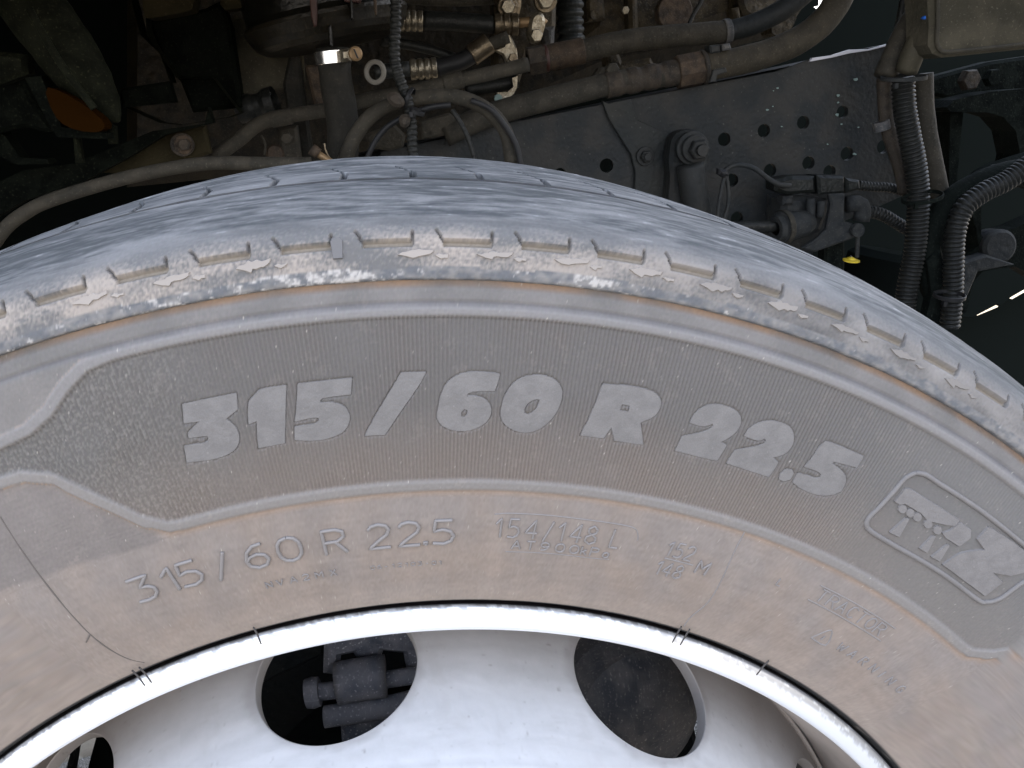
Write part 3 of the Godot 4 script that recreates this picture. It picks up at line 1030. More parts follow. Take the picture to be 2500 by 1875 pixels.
		obj("wear_arrow", shoulder_figure(o, 0.0007), chip, tyre)
		o = PackedVector2Array()
		for q in [[1.68, -0.1], [1.85, 0.25], [2.0, 0.05], [2.25, 0.2], [2.22, -0.35], [2.05, -0.5], [1.95, -0.85], [1.82, -0.45]]:
			o.append(Vector2(deg_to_rad(d0 + q[0]) * 400.0, 451.3 + q[1] * 1.35 + rng.randf_range(-0.3, 0.3)))
		obj("wear_arrow_tail", shoulder_figure(o, 0.0006), chip, tyre)
	# the wear bar mark between two notches
	var mark := PackedVector2Array()
	for q in [[-2.45, 451.6], [-2.05, 451.6], [-2.0, 457.2], [-2.1, 458.2], [-2.4, 458.2], [-2.5, 457.2]]:
		mark.append(Vector2(deg_to_rad(q[0]) * 400.0, q[1]))
	obj("wear_bar_mark", shoulder_figure(mark, 0.0008), flat("mark_rubber", 0.105, 0.10, 0.098, 0.8), tyre)

func shoulder_z(r: float) -> float:
	return knots(r, [0.4443, 0.4495, 0.4553, 0.4592], [0.0184, 0.0172, 0.0151, 0.0128])

func on_shoulder(p: Vector2, h: float) -> Vector3:
	var r := p.y * 0.001
	return polar(rad_to_deg(p.x / 400.0), r + h * 0.3, shoulder_z(r) + h)

func shoulder_figure(o: PackedVector2Array, up: float) -> ArrayMesh:
	var b := Bag.new()
	if Geometry2D.is_polygon_clockwise(o):
		o.reverse()
	var mid := Vector2.ZERO
	for p in o:
		mid += p / o.size()
	var tris := Geometry2D.triangulate_polygon(o)
	for i in range(0, tris.size(), 3):
		var p := o[tris[i]]
		var q := o[tris[i + 1]]
		var r := o[tris[i + 2]]
		if (q - p).cross(r - p) > 0.0:
			var w := q
			q = r
			r = w
		b.tri(on_shoulder(p, up), on_shoulder(q, up), on_shoulder(r, up))
	for i in o.size():
		var p := o[i]
		var q := o[(i + 1) % o.size()]
		var po := p + (p - mid).normalized() * 0.5
		var qo := q + (q - mid).normalized() * 0.5
		b.quad(on_shoulder(q, up), on_shoulder(p, up), on_shoulder(po, -0.0004), on_shoulder(qo, -0.0004))
	return bag_mesh(b)

# ------------------------------------------------------------------ wheel
# a ring of revolution about the axle: knots of radius and z, painted by a colour rule
func ring(prof: PackedVector3Array, cols: PackedFloat32Array, paint: int) -> ArrayMesh:
	var nu := cols.size()
	var nv := prof.size()
	var v := PackedVector3Array()
	var c := PackedColorArray()
	v.resize(nu * nv)
	c.resize(nu * nv)
	for i in nu:
		var deg := cols[i]
		for j in nv:
			v[i * nv + j] = polar(deg, prof[j].x, prof[j].y)
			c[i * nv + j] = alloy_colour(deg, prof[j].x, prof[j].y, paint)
	return sheet(v, nu, nv, true, c)

func alloy_colour(deg: float, r: float, z: float, paint: int) -> Color:
	var arc := deg_to_rad(deg) * 290.0
	var col := Color(0.80, 0.80, 0.80)
	if paint == 0:      # flange: scuffed along its outer edge
		var scuff := nc.get_noise_2d(arc * 0.5 + 70.0, r * 5200.0) + 0.6 * nb.get_noise_2d(arc * 1.1, r * 5000.0)
		var near := smoothstep(0.2912, 0.2966, r)
		var bare := smoothstep(-6.0, 10.0, deg) * 0.25 + smoothstep(20.0, 32.0, deg) * 0.35
		var t := clampf((scuff - 0.52 + near * (0.55 + bare)) * 3.5, 0.0, 1.0) * near
		col = col.lerp(Color(0.24, 0.225, 0.215), t * 0.85)
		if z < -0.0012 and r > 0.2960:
			col = Color(0.02, 0.018, 0.016)  # near-black side stands in for the dark gap to the tyre
		elif near > 0.55:
			col = col.lerp(Color(0.45, 0.45, 0.45), 0.35)
	elif paint == 1:    # barrel: mottled tan
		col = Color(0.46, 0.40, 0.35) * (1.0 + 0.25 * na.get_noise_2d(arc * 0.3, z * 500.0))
	else:               # disc: shade below the flange put into the colour near the barrel
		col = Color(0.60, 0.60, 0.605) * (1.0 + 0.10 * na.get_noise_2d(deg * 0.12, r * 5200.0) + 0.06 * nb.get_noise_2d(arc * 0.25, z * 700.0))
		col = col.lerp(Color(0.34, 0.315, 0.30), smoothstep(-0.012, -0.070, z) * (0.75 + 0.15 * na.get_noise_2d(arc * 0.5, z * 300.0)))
		# stains of brake dust, run down the bell, and a dirty edge round each hole
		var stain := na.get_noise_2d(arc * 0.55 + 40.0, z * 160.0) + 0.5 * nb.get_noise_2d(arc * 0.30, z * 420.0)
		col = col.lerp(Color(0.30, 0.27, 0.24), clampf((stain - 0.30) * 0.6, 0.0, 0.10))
		var hx := (fposmod(deg - HOLE_FIRST + 18.0, 36.0) - 18.0) / HOLE_ROUND
		var hy := ((r - DISC_TOP.x) / DISC_DIR.x - HOLE_AT) / HOLE_LONG
		col = col.lerp(Color(0.22, 0.20, 0.185), (1.0 - smoothstep(1.02, 1.16, Vector2(hx, hy).length() + 0.10 * stain)) * 0.35)
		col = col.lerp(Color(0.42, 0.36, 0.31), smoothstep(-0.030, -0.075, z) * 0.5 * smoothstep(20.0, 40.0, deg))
	return col

const DISC_TOP := Vector2(0.2657, -0.0750)
const DISC_DIR := Vector2(-0.35894, 0.93336)     # down the bell of the disc, outwards
const DISC_OUT := Vector2(0.93336, 0.35894)
const CELL_LONG := 0.090
const HOLE_AT := 0.0446
const HOLE_ROUND := 8.97
const HOLE_LONG := 0.0376
const HOLE_FIRST := -8.59

func on_disc(deg: float, s: float, off: float) -> Vector3:
	var q := DISC_TOP + DISC_DIR * s + DISC_OUT * off
	return polar(deg, q.x, q.y)

func disc_cell(mid: float) -> ArrayMesh:
	var na_ := 160
	var nt := 34
	var v := PackedVector3Array()
	var c := PackedColorArray()
	# the corners of the cell are among the directions
	var angles := []
	for k in na_:
		angles.append(TAU * k / na_)
	for cx in [-1.0, 1.0]:
		for ty_ in [-HOLE_AT, CELL_LONG - HOLE_AT]:
			var want := fposmod(atan2(ty_ / HOLE_LONG, cx * 18.0 / HOLE_ROUND), TAU)
			angles[int(round(want / TAU * na_)) % na_] = want
	for k in na_:
		var a: float = angles[k]
		var dx := cos(a)
		var dy := sin(a)
		# rectangle: +-18 degrees, 0 .. CELL_LONG
		var ex := 18.0
		var ty := (CELL_LONG - HOLE_AT) if dy > 0.0 else HOLE_AT
		# meet the rectangle along the ray in hole-scaled coordinates
		var sx := dx * HOLE_ROUND
		var sy := dy * HOLE_LONG
		var m := minf(ex / maxf(absf(sx), 1e-6), ty / maxf(absf(sy), 1e-6))
		for t in nt:
			var deg: float
			var s: float
			var off := 0.0
			if t == 0:
				deg = sx
				s = sy
				off = -0.006
			elif t == 1:
				deg = sx
				s = sy
				off = -0.0005
			elif t == 2:
				deg = sx * 1.010
				s = sy * 1.010
			else:
				var f := lerpf(1.010, m, pow(float(t - 2) / (nt - 3), 1.3))
				deg = sx * f
				s = sy * f
			# a slight belly keeps the bell from being a dead straight cone
			var p := on_disc(mid + deg, HOLE_AT + s, off)
			v.append(p)
			var r := Vector2(p.x, p.y).length()
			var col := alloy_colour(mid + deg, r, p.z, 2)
			if t == 0:
				col = col.lerp(Color(0.3, 0.27, 0.25), 0.5)
			c.append(col)
	return sheet(v, na_, nt, true, c, false, false)

func make_wheel() -> void:
	var cols := columns_of(-45.0, 60.0, 0.14, 1.5)
	var pts := PackedVector3Array()
	for q in [[0.2890, -0.030], [0.2935, -0.022], [0.2966, -0.013], [0.2977, -0.006], [0.2976, -0.002], [0.2968, 0.0000], [0.2952, 0.0010], [0.2930, 0.0018], [0.2905, 0.0025], [0.2884, 0.0028], [0.2872, 0.0024], [0.2866, 0.0010], [0.2862, -0.0020], [0.2858, -0.0085]]:
		pts.append(Vector3(q[0], q[1], 0.0))
	var w := obj("rim", ring(resample(spline(pts, 0.001), 0.0011), cols, 0), mats["alloy"], wheel)
	pts = PackedVector3Array()
	for q in [[0.2858, -0.0085], [0.2840, -0.0150], [0.2790, -0.0260], [0.2735, -0.0400], [0.2700, -0.0560], [0.2690, -0.0740], [0.2688, -0.10], [0.2688, -0.16], [0.270, -0.22], [0.276, -0.24], [0.29, -0.25]]:
		pts.append(Vector3(q[0], q[1], 0.0))
	var coarse := columns_of(-45.0, 60.0, 0.7, 3.0)
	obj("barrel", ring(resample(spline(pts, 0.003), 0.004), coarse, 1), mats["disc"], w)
	# bead of weld where the disc meets the barrel
	pts = PackedVector3Array()
	for k in 13:
		var a := TAU * 0.5 * k / 12.0 - 0.4
		pts.append(Vector3(0.2672 - 0.0030 * sin(a) * 0.7, -0.0765 + 0.0034 * cos(a), 0.0))
	obj("disc_edge", ring(pts, coarse, 1), mats["disc"], w)
	for k in 10:
		obj("disc_segment", disc_cell(HOLE_FIRST + 36.0 * k), mats["disc"], w)
	# the face of the disc below the holes, and the far side of the bell
	pts = PackedVector3Array()
	var end := DISC_TOP + DISC_DIR * CELL_LONG
	for q in [[end.x, end.y], [0.2270, 0.0256], [0.2205, 0.0400], [0.2100, 0.0520], [0.1960, 0.0590], [0.18, 0.0610], [0.14, 0.0610], [0.10, 0.0610]]:
		pts.append(Vector3(q[0], q[1], 0.0))
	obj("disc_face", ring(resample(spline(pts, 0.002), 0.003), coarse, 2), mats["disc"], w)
	obj("hub_cap", turned(Vector3(0, 0, 0.05), Vector3.BACK, [0.0, 0.099, 0.05, 0.099, 0.06, 0.092, 0.062, 0.0001], 48), mats["cast"], w)

func make_brake() -> void:
	var cal := thing("brake_caliper", "grey cast brake caliper bracket with guide pin behind the left wheel hole", "brake caliper")
	var z := -0.118
	obj("bracket", plate([775, 1500, 1030, 1500, 1030, 1640, 995, 1655, 985, 1600, 935, 1595, 930, 1610, 870, 1612, 862, 1600, 832, 1606, 826, 1655, 788, 1650, 790, 1580], z - 0.016, 0.03, 0.003), mats["caliper"], cal)
	obj("bushing", plain_tube(line3([822, 1668, z, 880, 1658, z, 942, 1650, z]), 0.0125, 24), mats["caliper"], cal)
	obj("guide_pin", plain_tube(line3([768, 1690, z, 850, 1680, z, 940, 1660, z - 0.002, 1040, 1645, z - 0.004]), 0.0052, 16), mats["caliper"], cal)
	obj("pin_head", turned(P(764, 1691, z), Vector3(1.0, 0.12, 0.0), [-0.004, 0.0001, -0.004, 0.0085, 0.0, 0.0092, 0.004, 0.0085, 0.004, 0.004], 24), mats["caliper"], cal)
	obj("tie_bar", plain_tube(line3([792, 1750, z + 0.006, 860, 1740, z + 0.006, 960, 1722, z + 0.004, 1050, 1700, z]), 0.0065, 16), mats["caliper"], cal)
	obj("lower_lug", plate([830, 1765, 1000, 1735, 1010, 1830, 835, 1830], z - 0.008, 0.02, 0.003), mats["caliper"], cal)
	obj("backing", plate([600, 1520, 800, 1510, 790, 1600, 600, 1690], z - 0.05, 0.01, 0.002), mats["rail_dark"], cal)
	var ch := thing("brake_chamber", "rounded brown-grey brake chamber behind the right wheel hole", "brake chamber")
	var at := P(1530, 1720, -0.165)
	obj("shell", turned(at, Vector3(0.25, 0.15, 1.0), [-0.10, 0.052, -0.03, 0.056, 0.0, 0.054, 0.018, 0.047, 0.030, 0.033, 0.036, 0.018, 0.038, 0.0001], 40), mats["chamber"], ch)
	obj("clamp_band", turned(at + Vector3(-0.004, 0, -0.03), Vector3(0.25, 0.15, 1.0), [-0.008, 0.057, -0.006, 0.061, 0.006, 0.061, 0.008, 0.057], 40), mats["chamber"], ch)
	var hk := thing("steering_link", "black steering link seen through the wheel hole at the lower left", "steering link")
	obj("link_arm", plate([250, 1740, 340, 1740, 340, 1960, 192, 1960, 217, 1860], -0.19, 0.02, 0.003), mats["void"], hk)
	obj("link_rod", plate([182, 1800, 190, 1800, 164, 1960, 140, 1960], -0.16, 0.012, 0.002), mats["black"], hk)
	var drum := thing("brake_disc", "dark brake disc deep inside the wheel", "brake disc")
	obj("friction_ring", turned(Vector3(0, 0, -0.24), Vector3.BACK, [0.0, 0.10, 0.0, 0.212, 0.04, 0.212, 0.045, 0.208, 0.045, 0.10], 64), mats["rail_dark"], drum)
	obj("hat", turned(Vector3(0, 0, -0.20), Vector3.BACK, [0.0, 0.125, 0.10, 0.125, 0.105, 0.12, 0.105, 0.05], 48), mats["rail_dark"], drum)

# ------------------------------------------------------------------ chassis and engine bay
func hex_bolt(o: Node3D, x: float, y: float, z: float, rpx: float, m: Material, called := "bolt_head", axis := Vector3(0.06, 0.0, 1.0)) -> void:
	var r := rpx * per_px(x, y, z)
	obj(called, turned(P(x, y, z), axis, [-0.25, 1.0, 0.45, 1.0, 0.62, 0.86, 0.62, 0.0001], 6, r, 0.2), m, o)

func washer(o: Node3D, x: float, y: float, z: float, rpx: float, m: Material, high := 0.2, called := "washer") -> void:
	var r := rpx * per_px(x, y, z)
	obj(called, turned(P(x, y, z), Vector3(0.06, 0.0, 1.0), [-0.3, 0.98, high * 0.7, 1.0, high, 0.94, high, 0.0001], 32, r), m, o)

func collar(o: Node3D, called: String, x0: float, y0: float, x1: float, y1: float, z: float, rpx: float, m: Material, ridges := 0, sides := 28) -> void:
	var a := P(x0, y0, z)
	var b := P(x1, y1, z)
	var r := rpx * per_px(x0, y0, z)
	var l := a.distance_to(b)
	var prof := [0.0, 0.6 * r, 0.0, r * 0.96, r * 0.06, r]
	for k in ridges:
		var f := (k + 1.0) / (ridges + 1.0)
		prof.append_array([l * (f - 0.07), r, l * (f - 0.02), r * 0.90, l * (f + 0.02), r * 0.90, l * (f + 0.07), r])
	prof.append_array([l - r * 0.06, r, l, r * 0.96, l, 0.6 * r])
	obj(called, turned(a, b - a, prof, sides), m, o)

func hose(called: String, label: String, category: String, pts: PackedVector3Array, rpx: float, m: Material, part := "hose_body", wobble := 0.04) -> Node3D:
	var o := thing(called, label, category)
	var mid := pts[pts.size() / 2]
	var r := rpx * (mid - CAM_AT).dot(-cam_basis.z) / FOCAL
	obj(part, plain_tube(pts, r, 20, wobble), m, o)
	return o

func conduit(called: String, label: String, pts: PackedVector3Array, rpx: float, pitch: float, m: Material, depth := 0.16) -> Node3D:
	var o := thing(called, label, "conduit")
	var mid := pts[pts.size() / 2]
	var r := rpx * (mid - CAM_AT).dot(-cam_basis.z) / FOCAL
	obj("ribbed_sleeve", ribbed_tube(pts, r, pitch, depth), m, o)
	return o

func zip_tie(label: String, x: float, y: float, z: float, dir: Vector3, rpx: float, m: Material) -> void:
	var o := thing("cable_tie", label, "cable tie")
	var k := per_px(x, y, z)
	obj("band", turned(P(x, y, z), dir, [-5.0, rpx * 0.98, -4.0, rpx * 1.04, 4.0, rpx * 1.04, 5.0, rpx * 0.98], 24, k), m, o)
	var head := obj("tie_head", box(Vector3(9, 12, 9) * k), m, o)
	head.position = P(x - rpx * 0.75, y + rpx * 0.4, z) + Vector3(0, 0, rpx * k * 0.7)

# plate with round holes through it: outline and holes in the plane z (metres)
func drilled(o: PackedVector2Array, holes: Array, z: float, thick: float) -> ArrayMesh:
	var pts := PackedVector2Array()
	for i in o.size():
		var p := o[i]
		var q := o[(i + 1) % o.size()]
		var m := maxi(1, int(ceil(p.distance_to(q) / 0.012)))
		for s in m:
			pts.append(p.lerp(q, float(s) / m))
	for h in holes:
		for ring_ in [1.0, 1.25, 1.8]:
			for k in 28:
				pts.append(Vector2(h.x, h.y) + Vector2(cos(TAU * k / 28.0), sin(TAU * k / 28.0)) * h.z * ring_)
	var tris := Geometry2D.triangulate_delaunay(pts)
	var b := Bag.new()
	for i in range(0, tris.size(), 3):
		var p := pts[tris[i]]
		var q := pts[tris[i + 1]]
		var r := pts[tris[i + 2]]
		var m := (p + q + r) / 3.0
		if not Geometry2D.is_point_in_polygon(m, o):
			continue
		var gone := false
		for h in holes:
			if m.distance_to(Vector2(h.x, h.y)) < h.z * 0.985:
				gone = true
				break
		if gone:
			continue
		if (q - p).cross(r - p) > 0.0:
			var w := q
			q = r
			r = w
		b.tri(Vector3(p.x, p.y, z), Vector3(q.x, q.y, z), Vector3(r.x, r.y, z))
		b.tri(Vector3(p.x, p.y, z - thick), Vector3(r.x, r.y, z - thick), Vector3(q.x, q.y, z - thick))
	for h in holes:
		for k in 28:
			var d0: Vector2 = Vector2(cos(TAU * k / 28.0), sin(TAU * k / 28.0)) * h.z
			var d1: Vector2 = Vector2(cos(TAU * (k + 1) / 28.0), sin(TAU * (k + 1) / 28.0)) * h.z
			b.quad(Vector3(h.x + d0.x, h.y + d0.y, z), Vector3(h.x + d1.x, h.y + d1.y, z), Vector3(h.x + d1.x, h.y + d1.y, z - thick), Vector3(h.x + d0.x, h.y + d0.y, z - thick))
	return bag_mesh(b)

func make_rail() -> void:
	var z := -0.72
	var rail := thing("frame_rail", "dark grey chassis frame rail pierced by a pattern of round holes", "frame rail")
	var o := PackedVector2Array()
	for q in [[930, 372], [1100, 336], [1232, 303], [1560, 238], [1900, 174], [1985, 143], [2060, 128], [2170, 108], [2222, 98], [2222, 470], [2110, 520], [2010, 560], [1975, 640], [1975, 960], [1700, 860], [1100, 700], [930, 600]]:
		var p := P(q[0], q[1], z)
		o.append(Vector2(p.x, p.y))
	var holes := []
	for q in [[1481, 404, 17], [1368, 424, 14], [1768, 340, 16], [1865, 319, 16], [1961, 299, 16], [2057, 273, 15], [2068, 375, 16.5], [1974, 398, 16], [1880, 416, 16], [2156, 358, 16], [1787, 440, 16], [2025, 419, 16], [1885, 519, 17], [1799, 533, 16], [1700, 470, 16], [1700, 555, 16]]:
		var p := P(q[0], q[1], z)
		holes.append(Vector3(p.x, p.y, q[2] * per_px(q[0], q[1], z)))
	obj("web", drilled(o, holes, z, 0.009), mats["rail"], rail)
	# turned-in upper flange of the channel
	var a := P(1232, 303, z)
	var b := P(2222, 99, z)
	var run := (b - a).normalized()
	var up := Vector3(-run.y, run.x, 0.0)
	var bag := Bag.new()
	var c0 := a - run * 0.2 - up * 0.001 - Vector3(0, 0, 0.003)
	var c1 := b - up * 0.001 - Vector3(0, 0, 0.003)
	var back := Vector3(0, 0, -0.08)
	bag.quad(c0, c0 + back, c1 + back, c1)
	bag.quad(c0 - up * 0.008, c1 - up * 0.008, c1 + back - up * 0.008, c0 + back - up * 0.008)
	bag.quad(c0 + back, c0 + back - up * 0.008, c1 + back - up * 0.008, c1 + back)
	obj("upper_flange", bag_mesh(bag), mats["rail_dark"], rail)
	obj("glint_edge", plate([1984, 141, 2030, 135, 2075, 121, 2120, 120, 2168, 107, 2168, 112, 2120, 124, 2076, 130, 2030, 141, 1975, 151], z + 0.003, 0.006, 0.0005), mats["glint_paint"], rail, "pale strip painted as a sun glint on the upper edge of the rail")  # sun glint along the rail, painted as a pale strip
	# white stone chips scattered on the web
	rng.seed = 5
	for q in [[1898, 215, 4], [1888, 222, 3], [1873, 268, 5], [1886, 260, 3], [1908, 309, 4], [2046, 233, 6], [2046, 250, 5], [2043, 281, 7], [2088, 194, 8], [2054, 303, 4], [2086, 376, 6], [2095, 311, 4], [2020, 352, 3]]:
		var p := P(q[0], q[1], z)
		var r: float = q[2] * per_px(q[0], q[1], z) * 0.8
		var blob := PackedVector2Array()
		for k in 7:
			blob.append(Vector2(p.x, p.y) + Vector2(cos(TAU * k / 7.0), sin(TAU * k / 7.0) * 0.7) * r * rng.randf_range(0.5, 1.15))
		obj("stone_chip", slab(blob, z + 0.0012, 0.001, 0.0004), mats["chip"], rail)

	var gus := thing("gusset_plate", "grey gusset plate lapped over the frame rail with a slanting edge", "gusset plate")
	obj("sheet", plate([1470, 246, 1486, 252, 1538, 240, 1548, 262, 1556, 292, 1640, 330, 1660, 420, 1650, 560, 1548, 520, 1551, 420, 1541, 378, 1486, 290], z + 0.007, 0.005, 0.001), tinted("gusset", "rail", 0.95, 0.98, 0.95), gus)
	var fb := thing("flange_bolt", "small flanged bolt in the gusset plate beside its slanting edge", "bolt")
	washer(fb, 1575, 381, z + 0.008, 23, mats["rail"])
	hex_bolt(fb, 1578, 382, z + 0.012, 15, mats["rail"])
	washer(fb, 1581, 383, z + 0.018, 9, mats["rail"], 0.5, "stud")

	var link := thing("shock_absorber", "dark grey shock absorber hung on a large bolted eye from the frame rail", "shock absorber")
	var zl := z + 0.05
	obj("arm", plate([1648, 330, 1668, 318, 1700, 316, 1726, 330, 1734, 372, 1728, 400, 1740, 560, 1628, 540, 1640, 430, 1634, 395, 1640, 350], zl - 0.012, 0.03, 0.004, 1), mats["rail"], link)
	obj("tube_body", plain_tube(line3([1685, 400, zl, 1694, 470, zl, 1712, 560, zl - 0.01]), 33 * per_px(1690, 430, zl), 22), mats["rail"], link)
	washer(link, 1690, 362, zl, 41, mats["rail"], 0.15)
	washer(link, 1696, 363, zl + 0.006, 33, mats["rail"], 0.2)
	hex_bolt(link, 1705, 365, zl + 0.012, 25, mats["rail"], "nut")
	washer(link, 1713, 367, zl + 0.022, 14, mats["rail"], 0.6, "stud")

func make_pipes() -> void:
	# the lower pipe and the fat hose it feeds
	var lp := hose("coolant_pipe", "grey steel pipe running along the top of the frame rail, crusted near its clamp", "pipe", line2([1085, 330, 1200, 280, 1358, 237, 1485, 206, 1570, 192, 1652, 178], -0.70), 28, mats["grey_hose"], "pipe_body", 0.01)
	collar(lp, "crusted_sleeve", 1478, 209, 1655, 176, -0.70, 31, mats["rust_grey"], 3)
	collar(lp, "union_nut", 1652, 177, 1712, 166, -0.70, 40, mats["rust"], 0, 8)
	collar(lp, "sealing_ring", 1712, 166, 1722, 164, -0.70, 41, mats["rust_grey"])
	var fat := hose("coolant_hose", "thick pale grey rubber hose bending up at the end of the frame rail pipe", "hose", line2([1716, 165, 1800, 150, 1880, 128, 1950, 98, 2010, 52, 2046, 0, 2065, -50], -0.70), 33, mats["pale_hose"])
	obj("spring_clip", plate([1742, 170, 1772, 164, 1776, 176, 1752, 184, 1748, 200, 1732, 202], -0.655, 0.006, 0.001), mats["rail"], fat)
	var tab := thing("pipe_clip", "small dark metal clip with a square tab between the two hoses", "clip")
	obj("clip_body", plate([1733, 110, 1760, 108, 1762, 128, 1735, 132], -0.69, 0.02, 0.002), mats["rail"], tab)
	obj("tab", plate([1764, 108, 1783, 105, 1788, 120, 1766, 124], -0.685, 0.012, 0.002), mats["cast"], tab)
	var br := thing("pipe_bracket", "bolted clamp bracket holding the steel pipe above the frame rail", "bracket")
	obj("tab", plate([1454, 180, 1466, 165, 1500, 157, 1512, 172, 1514, 200, 1460, 208], -0.71, 0.02, 0.003), mats["dust_hose"], br)
	hex_bolt(br, 1494, 170, -0.70, 17, mats["dust_hose"])
	# the upper hose
	var uh := hose("heater_hose", "long olive grey hose with a rusty fitting above the steel pipe", "hose", line2([1415, 128, 1480, 110, 1560, 96, 1660, 87, 1770, 78], -0.77), 27, mats["dust_hose"])
	collar(uh, "rusty_sleeve", 1330, 143, 1424, 124, -0.77, 31, mats["rust"])
	collar(uh, "rusty_nut", 1288, 150, 1330, 143, -0.77, 35, mats["rust_grey"], 0, 6)
	collar(uh, "red_mark", 1328, 143.5, 1337, 142, -0.77, 32, mats["red_paint"])
	collar(uh, "end_clamp", 1766, 78, 1782, 75, -0.77, 29, mats["cast"])
	hose("black_hose", "dark rubber hose joined to the olive hose and running to the top edge", "hose", line2([1770, 78, 1820, 66, 1870, 46, 1930, 12, 1990, -40], -0.775), 25, mats["rail_dark"])
	# steel line on the left that feeds the upper fitting
	var sl := hose("steel_line", "dusty steel line climbing from the left to the rusty fitting", "pipe", line2([520, 385, 579, 345, 633, 302, 700, 284, 809, 266, 885, 246, 948, 234, 1011, 222, 1091, 203, 1201, 178, 1290, 157], -0.66), 17, mats["dust_hose"], "pipe_body", 0.02)
	collar(sl, "joint_sleeve", 1083, 206, 1130, 194, -0.66, 20, mats["dust_hose"])
	collar(sl, "joint_sleeve", 662, 292, 712, 283, -0.66, 19.5, mats["dust_hose"])
	hose("brake_hose", "dusty rubber hose lying along the left of the tyre crown", "hose", line2([-420, 900, -200, 790, -60, 650, 11, 560, 50, 527, 108, 495, 217, 459, 325, 430, 434, 408, 524, 398, 620, 399, 760, 400], -0.50), 16.5, mats["dust_hose"])
	# loops that stand up behind the tyre crown
	hose("looped_hose", "thick dusty hose looping up and over behind the tyre crown", "hose", line2([838, 400, 868, 330, 916, 275, 985, 246, 1060, 236, 1130, 240, 1195, 272, 1236, 325, 1250, 400], -0.56), 18, mats["dust_hose"])
	hose("brake_line", "thin blue-black line inside the thick looped hose", "cable", line2([890, 400, 914, 348, 945, 310, 990, 284, 1050, 262, 1100, 256], -0.555), 7, mats["rubber"])
	hose("black_cable", "thin black cable down the right side of the looped hose", "cable", line2([1150, 245, 1200, 268, 1240, 318, 1262, 360, 1272, 410], -0.55), 7, mats["rubber"])
	hose("black_cable", "thin slack cable hanging inside the right half of the looped hose", "cable", line2([1104, 268, 1124, 300, 1146, 345, 1164, 410], -0.56), 6, mats["black"])
	conduit("corrugated_conduit", "thin corrugated conduit dropping beside the hose clamp to the tyre crown", line2([966, -20, 966, 60, 963, 120, 966, 160, 980, 205, 996, 250, 1004, 300, 1006, 350, 1010, 410], -0.545), 14, 0.0052, mats["black"])
	zip_tie("black cable tie binding the thick looped hose to the steel line", 1000, 240, -0.545, Vector3(0.8, -0.35, 0.2), 26, mats["rubber"])
	zip_tie("black cable tie just below the first, round the thin corrugated conduit", 1018, 272, -0.535, Vector3(0.3, 0.8, 0.2), 19, mats["rubber"])
	var ck := thing("line_clamp", "two small rusty hose clamps on the crown of the loop", "clamp")
	obj("left_ear", plate([944, 228, 970, 222, 990, 246, 984, 262, 962, 262, 944, 244], -0.53, 0.02, 0.003, 1), mats["rust_grey"], ck)
	obj("lower_ear", plate([974, 282, 1000, 276, 1003, 300, 992, 314, 976, 308], -0.53, 0.02, 0.003, 1), mats["rust_grey"], ck)
	var ft := thing("brass_fitting", "little brass pipe fitting with a bare steel end at the tyre crown", "fitting")
	obj("nut", plain_tube(line2([760, 363, 778, 376], -0.52), 0.0055, 6), mats["rust"], ft)
	obj("pipe_end", plain_tube(line2([776, 375, 812, 398], -0.52), 0.0033, 10), mats["brass"], ft)
	obj("wire_clip", plain_tube(line2([792, 350, 795, 370, 806, 388], -0.52), 0.0010, 8), mats["old_zinc"], ft)
	# strap plates behind the loops
	var st := thing("strap_plate", "dusty steel strap lying behind the looped hose", "bracket")
	obj("strap", plate([1024, 296, 1096, 276, 1170, 310, 1115, 327, 1030, 341], -0.69, 0.008, 0.002), mats["dust_hose"], st)
	var bk := thing("mounting_bracket", "dusty pressed bracket behind the loop, left half", "bracket")
	obj("pressing", plate([890, 330, 960, 300, 990, 330, 985, 360, 950, 368, 905, 362], -0.68, 0.02, 0.003), mats["dust_hose"], bk)

